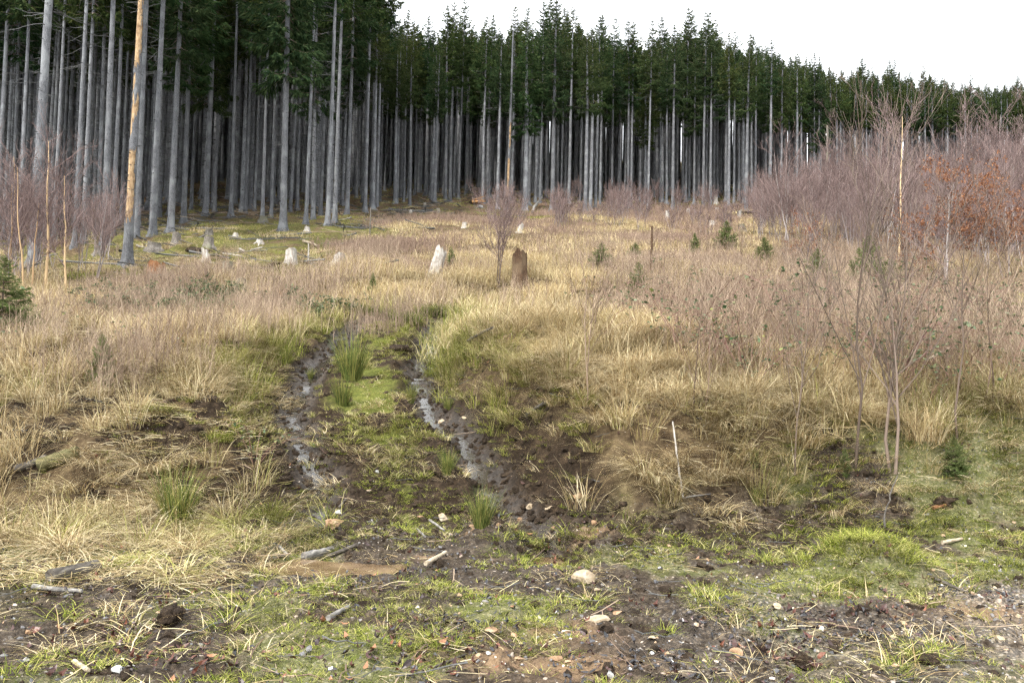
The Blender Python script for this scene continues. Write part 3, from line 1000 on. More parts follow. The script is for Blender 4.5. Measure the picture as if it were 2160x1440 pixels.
# ---- green turf
def d_short(x, y):
    d, fade, out, inside, wob, fore, track, n1, n2 = info(x, y)
    n = fbm(x * 1.1, y * 1.1, 41, 4)
    strip = inside * fade * smooth(.25, .5, d)
    leftbank = smooth(1.5, 2.4, -x) * smooth(6.6, 7.4, y) * (1 - smooth(10.2, 11.5, y)) * .5 * smooth(.48, .6, n2)
    g = leftbank + fore * (.08 + smooth(.40, .54, 1 - n + (n2 - .5) * .5)) * (1 - .65 * smooth(.4, 1.2, x) * (1 - smooth(5.6, 6.3, y))) * (1 - .75 * smooth(1.6, 2.6, -x)) * (1 - .93 * gravel_patch(x, y)) * .75
    bankg = smooth(.2, .4, out) * (1 - smooth(1.0, 1.4, out)) * smooth(8.4, 9, y) * .32 * smooth(.45, .58, fbm(x * 3, y * 3, 191, 2))
    return 210 * np.maximum(np.maximum(g, bankg), strip * (.10 + .75 * smooth(.45, .6, 1 - n2)))


put("green_grass", short_green, sample(d_short, 3.2, 12.5, 210), "short yellow-green grass on the trodden verge and between ruts", "grass", .6, 1.4, lambda x, y: .78 + (fbm(x * 1.5, y * 1.5, 8, 2) - .5) * .6)
put("green_grass", lush_green, sample(lambda x, y: d_short(x, y) * .45, 9.5, 22, 80), "short green grass along the upper track", "grass", .7, 1.3, .65)


def d_lush(x, y):
    c = MOUND[0]
    d, fade, out, inside, wob, fore, track, n1, n2 = info(x, y)
    q = np.exp(-(((x - c[0]) / .5) ** 2 + ((y - c[1]) / .42) ** 2) ** 2)
    edge = smooth(.62, .9, out + (n2 - .5) * .6) * (1 - smooth(1.2, 1.9, out)) * smooth(8.6, 9.2, y) * (1 - smooth(17, 20, y)) * (1 - inside)
    lip = (1 - smooth(.2, 1.3 + .8 * smooth(3.5, 5.5, x), np.abs(y - fore_y(x) + .3))) * smooth(2.2, 3.4, x)
    tus = smooth(.64, .72, fbm(x * 2.1, y * 2.1, 131, 2)) * fore * .5
    return 95 * np.maximum(np.maximum(q, tus * .5), np.maximum(edge * .55 * smooth(.35, .5, n2), lip * .7 * smooth(.3, .5, n2)))


put("green_grass", lush_green, sample(d_lush, 3.4, 20, 95), "lush green grass on the hummock and bank edges", "grass", .6, 1.25, lambda x, y: .85 + (fbm(x * 2, y * 2, 6, 2) - .5) * .6)


def d_low(x, y):
    d, fade, out, inside, wob, fore, track, n1, n2 = info(x, y)
    left = smooth(1.2, 1.8, -x - .10 * (y - 5)) * smooth(.47, .60, fbm(x * 1.6, y * 1.6, 151, 3)) * (.25 + .75 * smooth(5.2, 5.9, y + wob))
    left = np.maximum(left, smooth(1.6, 2.2, -x) * smooth(6.8, 7.6, y) * (1 - smooth(10.5, 12.5, y)) * .45 * smooth(.4, .55, n2))
    rightb = smooth(1.3, 2.0, x) * smooth(8.2, 8.7, y) * (1 - smooth(11, 13, y)) * 1.2
    lip = (1 - smooth(.0, .7, np.abs(y - fore_y(x)))) * .45 * smooth(.42, .55, n2)
    tr = np.maximum(inside * fade * smooth(.3, .5, d) * .35 * smooth(.45, .55, n2), smooth(.3, .5, out) * (1 - smooth(.9, 1.2, out)) * smooth(8.5, 9.5, y) * .25)
    return 42 * np.maximum(np.maximum(left, rightb * .8), np.maximum(lip, np.maximum(tr, fore * .03)))


put("flattened_grass", low_dry, sample(d_low, 3.6, 13, 42), "pale flattened dead grass at the foot of the banks", "grass", .7, 1.35, lambda x, y: .14 + .35 * (fbm(x * 2, y * 2, 16, 2) - .4))

# ---- leaves, gravel, crumbs, sticks
leaves = [leaf_piece("fallen_leaf", .075, "wet_leaf", 1.1, 1, .42) for i in range(9)] + [leaf_piece("fallen_leaf", .05, "wet_leaf", 1.6, 3, .4) for i in range(6)]
LP = raycast(base_h, [1880, 1800, 1700, 930, 870, 100, 230, 120, 1190, 1600, 400], [1250, 1290, 1330, 1370, 1400, 1195, 1330, 1400, 1120, 1370, 1390])


def d_leaf(x, y):
    d, fade, out, inside, wob, fore, track, n1, n2 = info(x, y)
    q = np.zeros_like(x)
    for c in LP: q = np.maximum(q, np.exp(-(((x - c[0]) / .32) ** 2 + ((y - c[1]) / .2) ** 2)))
    return 160 * q + fore * 16 * smooth(.35, .6, n2) + (y < 11) * smooth(1.7, 2.4, -x) * 26 * smooth(.4, .6, n2) + 1.5 * (y < 12)


put("fallen_leaves", leaves, sample(d_leaf, 3.2, 13, 190), "wet red-brown fallen leaves on the verge", "leaves", .55, 1.15, .5, -.012, .25)
bl = [leaf_piece("black_leaf", .06, "black_leaf", .6, 1, .4) for i in range(8)] + [leaf_piece("black_leaf", .05, "black_leaf", .8, 3, .4) for i in range(5)]
BP = raycast(base_h, [1430, 1560, 1640, 1850, 1900, 1330, 1720, 640, 660, 1010, 700], [1400, 1300, 1340, 1350, 1340, 1420, 1300, 1150, 1110, 1330, 1240])


def d_black(x, y):
    q = np.zeros_like(x)
    for c in BP: q = np.maximum(q, np.exp(-(((x - c[0]) / .36) ** 2 + ((y - c[1]) / .2) ** 2)))
    return 260 * q + 26 * info(x, y)[5] * smooth(.4, .6, fbm(x * 2.2, y * 2.2, 19, 2))


put("black_leaves", bl, sample(d_black, 3.2, 10, 290), "black rotting wet leaves in the hollows of the verge", "leaves", .5, 1.1, .5, -.010, .2)


def pebble(seed):
    mb = MB(); rock_mesh(mb, (.02, .016, .011), seed, .3, 1)
    return lib(mb, "pebble", "gravel")


pebs = [pebble(i) for i in range(24)]


def d_grav(x, y):
    m_, g_, gr_, f_, w_, s_ = zones(x, y)
    q = np.clip(g_, 0, 1) * 620 * (.25 + .75 * smooth(.35, .6, fbm(x * 1.9, y * 1.9, 29, 2))) + s_ * 300
    rutend = w_ * (1 - smooth(9, 11, y)) * 80
    return np.maximum(q, rutend) + 14


put("gravel", pebs, sample(d_grav, 3.0, 10, 650), "grey and tan gravel strewn over the track edge", "gravel", .22, .85, .5, .002, .5)
put("gravel", pebs, sample(lambda x, y: .10 * d_grav(x, y), 3.0, 8.5, 65), "larger loose pebbles on the track edge", "gravel", .8, 1.9, .5, .004, .5)


def crumb(seed):
    mb = MB(); rock_mesh(mb, (.05, .045, .035), seed, .5, 1)
    return lib(mb, "mud_crumb", "earth")


def d_crumb(x, y):
    m_, g_, gr_, f_, w_, s_ = zones(x, y)
    return 170 * m_ * (1 - .6 * smooth(9, 14, y)) * (.1 + .9 * smooth(7, 8, y))


put("mud_crumbs", [crumb(i) for i in range(8)], sample(d_crumb, 3.0, 20, 170), "dark crumbs of churned mud along the ruts", "mud", .3, 1.7, .5, .012, .6)


def stick_piece(L, rad, mat):
    mb = MB(); k = 6
    t = np.linspace(-.5, .5, k)
    P = np.stack([t * L, np.random.normal(0, .03 * L, k).cumsum() * .5, np.abs(np.random.normal(0, .01, k)) + rad], -1)
    PP = [P]; RR = [np.linspace(rad, rad * .5, k)]
    for j in range(2):
        i = np.random.randint(1, k - 1); a = np.random.uniform(.4, 1.0) * np.random.choice([-1, 1])
        PP.append(P[i] + np.stack([np.linspace(0, 1, k) * L * .3 * math.cos(a), np.linspace(0, 1, k) * L * .3 * math.sin(a), np.linspace(0, .1, k) * L * np.random.rand()], -1)); RR.append(np.linspace(rad * .5, rad * .2, k))
    add_tubes(mb, np.array(PP), np.array(RR), 4)
    return lib(mb, "stick", mat)


sticks_near = [stick_piece(.3, .0045, "dead_twig") for i in range(4)] + [stick_piece(.4, .004, "heath") for i in range(3)]
put("twig_litter", sticks_near, sample(lambda x, y: 3.5 * np.ones_like(x), 3.2, 13, 3.5), "thin fallen twigs lying on the verge", "twigs", .5, 1.3, .4, -.01, .12)
sticks_far = [stick_piece(2.2, .03, "dead_twig") for i in range(5)] + [stick_piece(1.3, .045, "dead_twig") for i in range(3)] + [stick_piece(2.6, .02, "heath") for i in range(3)]


def d_sticks(x, y):
    lefty = smooth(2, 8, -x)
    inside_f = smooth(52, 66, y - 10 * smooth(0, 10, x) + 22 * lefty)
    return (.06 + .32 * smooth(.45, .6, fbm(x * .15, y * .15, 121, 3))) * np.maximum(inside_f, lefty * smooth(25, 30, y) * 4)


put("branch_litter", sticks_far, sample(d_sticks, 24, 120, 1.5, .72), "fallen dead branches littering the forest floor", "branches", .4, 1.3, .6, -.03, .1)

# ---- brambles
def bramble(n_st, reach, leaf_n, leaf_s):
    mb = MB(); P = []; R = []; k = 7
    lp = []
    for i in range(n_st):
        a = np.random.rand() * 6.283; L = reach * np.random.uniform(.5, 1.1); hgt = L * np.random.uniform(.35, .75)
        t = np.linspace(0, 1, k)
        pl = np.stack([np.cos(a) * L * t, np.sin(a) * L * t, hgt * 4 * t * (1 - t * np.random.uniform(.55, .95))], -1)
        pl += np.cumsum(np.random.normal(0, .02, (k, 3)), 0)
        P.append(pl); R.append(np.linspace(.0045, .0022, k))
        for q in range(leaf_n):
            lp.append(pl[np.random.randint(1, k)] + np.random.normal(0, .05, 3))
    add_tubes(mb, np.array(P), np.array(R), 3)
    me = mb.mesh("bramble"); me.materials.append(MATS["bramble_stem"])
    o1 = bpy.data.objects.new("bramble_canes", me)
    mb2 = MB(); lp = np.array(lp); n = len(lp)
    for q in range(3):
        a = np.random.rand(n) * 6.283
        d = norm(np.stack([np.cos(a), np.sin(a), np.random.normal(-.1, .4, n)], -1))
        s = norm(np.cross(d, np.array([0, 0, 1.]) + np.random.normal(0, .4, (n, 3))))
        add_kites(mb2, lp, d, np.random.uniform(.6, 1.2, n) * leaf_s, np.random.uniform(.5, .8, n) * leaf_s, s)
    o2 = lib(mb2, "bramble_foliage", "bramble_leaf")
    return o1, o2


br = [bramble(6, 1.3, 5, .065) for i in range(5)]


def d_br(x, y):
    d, fade, out, inside, wob, fore, track, n1, n2 = info(x, y)
    right = smooth(1.3, 2.6, x - .05 * (y - 9)) * smooth(9.0, 10.2, y) * (1 - smooth(15, 20, y))
    leftp = 0 * np.exp(-(((x + 6.0) / 3.2) ** 2 + ((y - 21.5) / 2.0) ** 2) ** 2) * 2.6
    lowl = smooth(2, 3, -x) * smooth(7.5, 9, y) * (1 - smooth(12, 14, y)) * .15
    return 2.0 * np.maximum(np.maximum(right * 1.5 * smooth(.3, .5, n1), leftp * 2.6), lowl) * (1 - fore) * (1 - track)


bx, by = sample(d_br, 7.5, 25, 13.5)
n = len(bx); bz = height(bx, by) - .01 + .22 * (by > 18.5)
rz = RNG.random(n) * 6.283; sc = RNG.uniform(.6, 1.25, n); ix = RNG.integers(0, 5, n)
sc = np.where(by > 18.5, sc * .75, sc)
BP3 = np.stack([bx, by, bz], -1)
scatter("bramble_undergrowth", [b[0] for b in br], BP3, rz, sc, RNG.random(n), "arching red-brown bramble canes over the bank", "brambles", idx=ix)
scatter("bramble_foliage", [b[1] for b in br], BP3, rz, sc, RNG.random(n), "green bramble leaves dotted over the grassy banks", "leaves", idx=ix)

lbr = [bramble(4, .75, 18, .085) for i in range(5)]
lx, ly = sample(lambda x, y: 8.0 * np.exp(-(((x + 7.6) / 3.0) ** 2 + ((y - 20.2) / 1.6) ** 2) ** 2) * smooth(.3, .5, fbm(x * .9, y * .9, 201, 2)), 17, 26, 8.0)
n = len(lx); LP3 = np.stack([lx, ly, height(lx, ly) + .05], -1); rz = RNG.random(n) * 6.283; sc = RNG.uniform(.5, .85, n); ix = RNG.integers(0, 5, n)
scatter("bramble_undergrowth", [b[0] for b in lbr], LP3, rz, sc, RNG.random(n), "canes of the green bramble patch below the stumps", "brambles", idx=ix)
scatter("bramble_foliage", [b[1] for b in lbr], LP3, rz, sc, RNG.random(n), "grey-green leaves of the bramble patch below the stumps", "leaves", idx=ix)

# ---------------------------------------------------------------- spruce forest
def spruce_trunk(seed, H, r0, knots=True):
    """tapered trunk with root flare, in metres, slightly crooked"""
    rs = np.random.RandomState(seed); np.random.seed(seed)
    mb = MB(); k = 34; sides = 12
    z = np.concatenate([[-.35, 0, .12, .3, .6], np.linspace(1.1, H, k - 5)])
    rad = r0 * np.clip(1 - np.clip(z / H, 0, 1), .0, 1) ** .62 * 1.0 + .006 + 0 * z
    rad = rad * (1 + .55 * np.exp(-np.maximum(z, 0) / .22) + .18 * np.exp(-np.maximum(z, 0) / .9))
    bx = np.cumsum(rs.normal(0, .010, k)) * np.linspace(0, 1, k) + .10 * np.sin(z * .16 + rs.rand() * 6) * z / H
    by = np.cumsum(rs.normal(0, .010, k)) * np.linspace(0, 1, k)
    a = np.arange(sides) * 2 * math.pi / sides
    ph = rs.rand() * 6
    lob = 1 + (np.exp(-np.maximum(z, 0) / .28) * .42)[:, None] * np.sin(a * 4 + ph)[None] + rs.normal(0, .025, (k, sides))
    V = np.stack([bx[:, None] + rad[:, None] * lob * np.cos(a), by[:, None] + rad[:, None] * lob * np.sin(a), np.repeat(z[:, None], sides, 1)], -1)
    ids = np.arange(k * sides).reshape(k, sides)
    F = np.stack([ids[:-1], np.roll(ids[:-1], -1, 1), np.roll(ids[1:], -1, 1), ids[1:]], -1).reshape(-1, 4)
    mb.add(V, F)
    me = mb.mesh("trunk", True); me.materials.append(MATS["spruce_bark"])
    return me, z, bx, by, rad


def dead_branches(seed, z, bx, by, rad, z0, z1, n, Lmax):
    np.random.seed(seed); mb = MB(); k = 6
    zz = np.random.uniform(z0, z1, n) ** 1.0
    cx = np.interp(zz, z, bx); cy = np.interp(zz, z, by); rr = np.interp(zz, z, rad)
    f = (zz - z0) / (z1 - z0)
    L = np.random.uniform(.15, 1, n) ** 1.4 * Lmax * (.28 + .72 * f)
    a = np.random.rand(n) * 6.283
    el = np.random.normal(.02, .15, n)
    t = np.linspace(0, 1, k)[None]
    out = rr[:, None] * .7 + L[:, None] * t
    sag = -L[:, None] * (.12 + .28 * np.random.rand(n)[:, None]) * t ** 1.6 + L[:, None] * .16 * np.maximum(t - .6, 0) * 2
    a2 = a[:, None] + np.random.normal(0, .12, (n, 1)) * t * 2
    P = np.stack([cx[:, None] + np.cos(a2) * out, cy[:, None] + np.sin(a2) * out, zz[:, None] + np.tan(el)[:, None] * out + sag], -1)
    R = np.linspace(.015, .007, k)[None] * (.7 + .5 * (L / Lmax)[:, None])
    add_tubes(mb, P, R, 3)
    m = n // 2                                      # side twigs
    i = np.random.randint(0, n, m); j = np.random.randint(2, k - 1, m)
    o = P[i, j]; d = norm(P[i, j] - P[i, j - 1]); sd = norm(np.cross(d, np.array([0, 0, 1.])) * np.random.choice([-1, 1], m)[:, None] + d * .8)
    l = L[i] * np.random.uniform(.2, .45, m)
    T3 = np.linspace(0, 1, 4)[None, :, None]
    P2 = o[:, None] + sd[:, None] * T3 * l[:, None, None] + np.array([0, 0, -.15])[None, None] * T3 ** 2 * l[:, None, None]
    add_tubes(mb, P2, np.repeat(np.linspace(.006, .003, 4)[None], m, 0), 3)
    q = 90                                          # knots and snapped stubs
    zq = np.random.uniform(.8, z1, q); aq = np.random.rand(q) * 6.283; lq = np.random.uniform(.05, .22, q)
    cq = np.stack([np.interp(zq, z, bx), np.interp(zq, z, by)], -1); rq = np.interp(zq, z, rad)
    T2 = np.linspace(0, 1, 3)[None]
    P3 = np.stack([cq[:, :1] + np.cos(aq)[:, None] * (rq[:, None] * .9 + lq[:, None] * T2), cq[:, 1:] + np.sin(aq)[:, None] * (rq[:, None] * .9 + lq[:, None] * T2), zq[:, None] - .25 * lq[:, None] * T2], -1)
    add_tubes(mb, P3, np.repeat(np.linspace(.02, .011, 3)[None], q, 0), 4, r=np.random.rand(q) * .25)
    me = mb.mesh("dead_branches"); me.materials.append(MATS["dead_twig"])
    return me


def spruce_crown(seed, H0, H1, Rmax, z, bx, by, step=.5, dense=1.0, mat="needles", spray=1.0, top_thin=.25, rad0=.03, wk=1.0):
    np.random.seed(seed); u_ = np.random.uniform
    mb = MB(); tb = MB()
    zc = H0
    TP = []; TR = []; KP = []; KD = []; KS = []; KL = []; KW = []; KR = []
    while zc < H1 - .02 * (H1 - H0):
        f = (zc - H0) / (H1 - H0)
        prof = min(1.0, .5 + 1.7 * f) * (1.06 * (1 - f) ** 1.0 + .015)
        nb = max(4, int(round(u_(4.5, 7) * dense * (1 - .25 * f))))
        a0 = u_(0, 6.28)
        for b in range(nb):
            if u_() < .16: continue
            L = Rmax * prof * u_(.4, 1.3) + .10 * spray
            az = a0 + b * 6.283 / nb + np.random.normal(0, .3)
            el = -.45 + 1.2 * f ** 1.15 + np.random.normal(0, .1)
            n = 9
            t = np.linspace(0, 1, n)
            cx = np.interp(zc, z, bx); cy = np.interp(zc, z, by)
            hor = L * t * math.cos(el * .6); ver = L * (math.sin(el) * t - .10 * np.sin(t * 2.6) + .16 * t ** 2.5)
            P = np.stack([cx + np.cos(az) * hor, cy + np.sin(az) * hor, zc + ver], -1)
            TP.append(P); TR.append(np.linspace(rad0 * (.4 + .6 * (1 - f)), rad0 * .15, n))
            # side shoots
            ns = max(5, int(L / (.115 * spray)))
            ts = np.linspace(.10 + .12 * (1 - f), 1, ns) + np.random.normal(0, .01, ns)
            ts = np.clip(ts, 0.05, 1)
            o = np.stack([np.interp(ts, t, P[:, q]) for q in range(3)], -1)
            dirv = norm(np.stack([np.full(ns, math.cos(az) * math.cos(el)), np.full(ns, math.sin(az) * math.cos(el)), np.full(ns, math.sin(el) + .05)], -1))
            side = np.array([-math.sin(az), math.cos(az), 0.])
            for sg in (-1, 1):
                ll = (.12 + .5 * np.sin(np.clip(ts, 0, 1) * 2.6 + .35)) * L * .55 * u_(.6, 1.15, ns) + .07 * spray * min(1, L / (.7 * spray))
                ll = np.minimum(ll, .75 * spray)
                dd = norm(dirv * .75 + side * sg * u_(.6, 1.0, ns)[:, None] + np.array([0, 0, -1.]) * u_(.05, .5, ns)[:, None] * (1 - .8 * f))
                for q in range(3):               # shoot split in pieces along its length, with hanging twigs
                    s0 = q / 3
                    oo = o + dd * (ll * s0)[:, None] + np.array([0, 0, -1.]) * (.16 * ll * s0 ** 2)[:, None]
                    for w_ in range(2):
                        if q == 0 and w_ == 1: continue
                        hang = u_(.2, 1.0, ns)[:, None] * (1 - .85 * f) * (1.0 if w_ else .3)
                        d2 = norm(dd * (1 - .4 * w_) + np.random.normal(0, .2, (ns, 3)) + np.array([0, 0, -1.]) * hang + np.array([0, 0, .35]) * f)
                        KP.append(oo); KD.append(d2); KL.append(ll * u_(.4, .75, ns) + .07 * spray * min(1, L / (.7 * spray))); KW.append(u_(.035, .075, ns) * spray * wk)
                        KS.append(norm(np.cross(d2, np.random.normal(0, 1, (ns, 3)))))
                        KR.append(np.clip(u_(0, .7, ns) + .3 * f + np.random.normal(0, .08), 0, 1))
            # tip
            m = 3
            d2 = norm(dirv[:m] + np.random.normal(0, .25, (m, 3)))
            KP.append(np.repeat(P[-1:], m, 0)); KD.append(d2); KL.append(u_(.15, .3, m) * spray * min(1, L / (.6 * spray))); KW.append(u_(.04, .06, m) * spray); KS.append(norm(np.cross(d2, np.random.normal(0, 1, (m, 3))))); KR.append(u_(.3, 1, m))
        zc += step * u_(.75, 1.25) * (1 - .35 * f)
    m = 5                                           # leader
    zt = u_(H1 - .12 * (H1 - H0) * .35, H1, m)
    d2 = norm(np.random.normal(0, .18, (m, 3)) + np.array([0, 0, 1.1]))
    KP.append(np.stack([np.interp(zt, z, bx), np.interp(zt, z, by), zt], -1)); KD.append(d2); KL.append(u_(.15, .4, m) * spray); KW.append(u_(.04, .07, m) * spray); KS.append(norm(np.cross(d2, np.random.normal(0, 1, (m, 3))))); KR.append(u_(.3, 1, m))
    c = np.concatenate
    add_kites(mb, c(KP), c(KD), c(KL), c(KW), c(KS), c(KR))
    cr = mb.mesh("crown"); cr.materials.append(MATS[mat])
    add_tubes(tb, np.array(TP), np.array(TR), 3)
    bm_ = tb.mesh("limbs"); bm_.materials.append(MATS["sapling_bark"])
    return cr, bm_


SPR = []
SPR_H = 22.0
for s in range(10):
    tr, z, bx, by, rad = spruce_trunk(100 + s, SPR_H, .24)
    h0 = [13.2, 14.2, 12.3, 14.6, 13.6, 12.8, 15.0, 9.0, 8.0, 10.2][s]
    cr, lb = spruce_crown(200 + s, h0, SPR_H + .3, [2.1, 1.9, 2.25, 1.8, 2.0, 2.15, 1.85, 2.4, 2.3, 2.3][s], z, bx, by, wk=1.3)
    db = dead_branches(300 + s, z, bx, by, rad, 1.6, h0 + 1.5, [60, 80, 50, 90, 45, 65, 85, 40, 40, 45][s], [2.1, 2.3, 1.7, 2.2, 1.6, 2.4, 2.1, 2.0, 1.8, 2.0][s])
    SPR.append((tr, db, lb, cr))


LAST = [None]; INNER_OBJ = []


def spruce(v, loc, H, dia, rz, tilt, label, cat="spruce", group=None, light=False):
    o = empty("spruce_tree", loc, rz, 1.0, tilt)
    s = H / SPR_H; w = dia / (.24 * 2 * 1.05)
    o.scale = (s, s, s)
    tr, db, lb, cr = SPR[v]
    q = obj("trunk", tr, None, o); q.scale = (w / s, w / s, 1)
    if not light: tag(obj("dead_branches", db, None, o), kind="stuff")
    tag(obj("limbs", lb, None, o), kind="stuff")
    tag(obj("crown", cr, None, o), kind="stuff")
    tag(o, label, cat, group)
    LAST[0] = o
    return o


# skyline of the tree tops as (column, row)
SKX = [780, 850, 905, 960, 1030, 1085, 1125, 1180, 1215, 1250, 1330, 1370, 1430, 1495, 1530, 1590, 1650, 1690, 1760, 1810, 1880, 1950, 1980, 2015, 2050, 2090, 2140, 2300]
SKY = [-40, 5, 30, -12, 28, 6, -2, -30, -5, 25, 38, 40, 15, 8, 60, 66, 86, 94, 125, 116, 120, 136, 134, 156, 155, 168, 146, 190]

EDGE = [  # column, row of the trunk foot, trunk width, all in photograph pixels
    (8, 505, 8), (24, 512, 9), (40, 517, 12), (70, 563, 26), (113, 512, 11), (128, 488, 9), (157, 520, 12), (175, 513, 13), (206, 492, 13), (220, 517, 18), (237, 499, 12), (255, 468, 9),
    (288, 502, 14), (322, 497, 17), (360, 488, 17), (387, 470, 14), (403, 445, 9), (432, 452, 10), (453, 446, 8), (487, 455, 10), (510, 448, 11), (537, 445, 6), (572, 456, 9), (597, 486, 18),
    (645, 473, 9), (660, 463, 11), (691, 475, 12), (706, 470, 10), (722, 432, 8), (732, 453, 10), (752, 417, 6), (770, 448, 9), (782, 435, 7), (795, 437, 7), (811, 402, 5), (845, 418, 9), (853, 415, 5), (861, 418, 8),
    (875, 408, 5), (899, 412, 9), (907, 417, 6), (922, 405, 5), (939, 425, 8), (949, 426, 8), (967, 418, 6), (984, 402, 5), (1018, 428, 7), (1027, 420, 6), (1049, 440, 8), (1079, 428, 8), (1107, 445, 13),
    (1115, 432, 8), (1139, 427, 5), (1151, 416, 6), (1165, 445, 11), (1183, 425, 5), (1200, 428, 8), (1223, 420, 5), (1234, 447, 10), (1245, 447, 9), (1256, 437, 7), (1269, 418, 5), (1291, 428, 6), (1308, 420, 5), (1324, 440, 7), (1331, 441, 6),
    (1350, 424, 6), (1361, 430, 7), (1367, 442, 6), (1397, 424, 4), (1406, 430, 6), (1419, 443, 8), (1428, 415, 5), (1446, 425, 6), (1453, 424, 6), (1464, 431, 6), (1483, 437, 7), (1489, 424, 5), (1498, 439, 7), (1505, 425, 5),
    (1537, 440, 7), (1548, 437, 6), (1567, 430, 8), (1574, 446, 9), (1586, 414, 6), (1593, 424, 6), (1612, 410, 5), (1624, 425, 8), (1647, 428, 6), (1680, 428, 8), (1691, 424, 6), (1716, 420, 5), (1729, 420, 6), (1820, 412, 6), (1838, 410, 5),
    (1853, 410, 6), (1876, 405, 5), (1886, 408, 7), (1912, 406, 7), (1950, 400, 5), (1965, 402, 6), (2012, 398, 6), (2050, 396, 5), (2087, 396, 6), (2125, 394, 6), (2150, 392, 6)]

LANDMARKS = [(268, "the peeled trunk"), (597, "the stout lone edge spruce"), (1005, "the orange root plate"), (1070, "the stripped snag"), (1245, "the twin trunks over the flat boulder"), (1510, "the upturned pale root"), (1743, "the short broken snag"), (1895, "the pale-barked birch")]
ORD = ["first", "second", "third", "fourth", "fifth", "sixth", "seventh", "eighth", "ninth", "tenth", "eleventh", "twelfth", "thirteenth", "fourteenth", "fifteenth", "sixteenth", "seventeenth", "eighteenth"]


def edge_label(i):
    px, row, w = EDGE[i]
    if px == 70: return "thickest grey spruce trunk, standing among the birches beside the picture edge"
    if px == 597: return "stout lone spruce standing forward of the forest edge"
    if px == 387: return "grey spruce with a swollen lower trunk behind the small stumps"
    if px in (1234, 1245): return "%s of twin grey spruces behind the flat pale boulder" % ("left" if px == 1234 else "right")
    best = min(LANDMARKS, key=lambda l: abs(l[0] - px))
    lo, hi = sorted((best[0], px))
    k = sum(1 for q in EDGE if lo <= q[0] <= hi and q[0] != best[0]) - 1
    side = "right" if px > best[0] else "left"
    size = "stout" if w >= 12 else ("slender" if w <= 6 else "grey")
    return "%s edge spruce, %s trunk to the %s of %s" % (size, ORD[min(k, 17)], side, best[1])


pts = drop([e[0] for e in EDGE], [e[1] for e in EDGE])
taken = []
for i, (px, row, w) in enumerate(EDGE):
    x, y, z = pts[i]
    dia = float(np.clip(w / FPX * y * (.84 if px < 700 else .95), .22, .55))
    top = np.interp(px, SKX, SKY)
    if px > 800:
        H = (row - top) / FPX * y * RNG.uniform(.80, 1.0)
        if RNG.random() < .45: H = (row - top) / FPX * y * 1.0
        H = float(np.clip(H, 15, 25))
    else:
        H = RNG.uniform(21, 25)
    spruce(int(RNG.integers(0, 7)) if RNG.random() > (.45 if 330 < px < 820 else (.15 if px > 1600 else .08)) else int(RNG.integers(7, 10)), (x, y, z - .05), H, dia, RNG.random() * 6.28, (RNG.normal(0, .006), RNG.normal(0.0, .008)), edge_label(i), group="spruces along the forest edge")
    taken.append((x, y))

# trees deeper in the stand: as many as the picture lets one pick out, each a tree of its own
def edge_y(x, y):
    a = x / np.maximum(y, 1)
    return np.interp(a, [-.66, -.5, -.3, -.2, -.1, 0, .2, .4, .6, .8], [38, 44, 52, 60, 72, 78, 82, 88, 110, 125])


cand = []
rs = np.random.RandomState(55)
tk = np.array(taken)
N_TRY = 24000
yy = np.sqrt(rs.uniform(40 ** 2, 176 ** 2, N_TRY)); xx = rs.uniform(-.80, .80, N_TRY) * yy
pick = []
cell = {}


def free(x, y, dmin):
    cx, cy = int(x // 3), int(y // 3)
    for i in range(cx - 1, cx + 2):
        for j in range(cy - 1, cy + 2):
            for (p, q) in cell.get((i, j), ()):
                if (p - x) ** 2 + (q - y) ** 2 < dmin ** 2: return False
    return True


for (x, y) in taken: cell.setdefault((int(x // 3), int(y // 3)), []).append((x, y))
for x, y in zip(xx, yy):
    e = edge_y(x, y)
    if y < e + 1.5: continue
    a = x / y
    back = np.interp(a, [-.66, -.2, 0, .15, .3, .5, .8], [174, 174, 170, 150, 148, 160, 172])
    if y > back: continue
    if rs.rand() > np.interp(y - e, [0, 10, 30, 60], [.75, .85, .9, 1]): continue
    if not free(x, y, 2.1 if y < 95 else 1.55): continue
    cell.setdefault((int(x // 3), int(y // 3)), []).append((x, y)); pick.append((y - e, x, y))
pick.sort()
n_ind = 0; rest = []; INNER = {}
pick = sorted([q for q in pick if q[0] < 12], key=lambda q: q[1] / q[2]) + [q for q in pick if q[0] >= 12]
for depth, x, y in pick:
    z = hz(x, y) - .05
    p, r = to_pix((x, y, z))
    inview = -20 < p < 2180
    top = float(np.interp(p, SKX, SKY))
    H = float(np.clip((r - top) / FPX * y * rs.uniform(.66, .93), 14, 22.5)) if p > 780 else rs.uniform(20, 24)
    if inview and n_ind < 185:
        n_ind += 1
        lab = "shaded spruce trunk deep in the dark forest interior"
        if depth < 12:
            b = min(LANDMARKS, key=lambda l: abs(l[0] - p)); INNER.setdefault((b, p > b[0]), []).append((abs(p - b[0]), len(INNER_OBJ)))
        spruce(int(rs.randint(0, 7)), (x, y, z), H, rs.uniform(.24, .38), rs.rand() * 6.28, (rs.normal(0, .006), rs.normal(0, .008)), lab, group="spruces just inside the forest" if depth < 12 else "spruces deep in the forest")
        INNER_OBJ.append(LAST[0])
    else:
        rest.append((x, y, z, H, rs.randint(0, 7), rs.rand() * 6.28))
for (b, right), L in INNER.items():
    for k, (_, i) in enumerate(sorted(L)):
        INNER_OBJ[i]["label"] = "%s inner spruce, behind the edge trunks, %s from %s" % (ORD[k] if k < 18 else "outermost", "right" if right else "left", b[1])
rest = np.array(rest)
vs = []
for v in range(7):
    mm = MB()
    parts = [bpy.data.objects.new("spruce_piece_%d%s" % (v, "abcd"[q]), SPR[v][q]) for q in (0, 2, 3)]
    vs.append(parts)
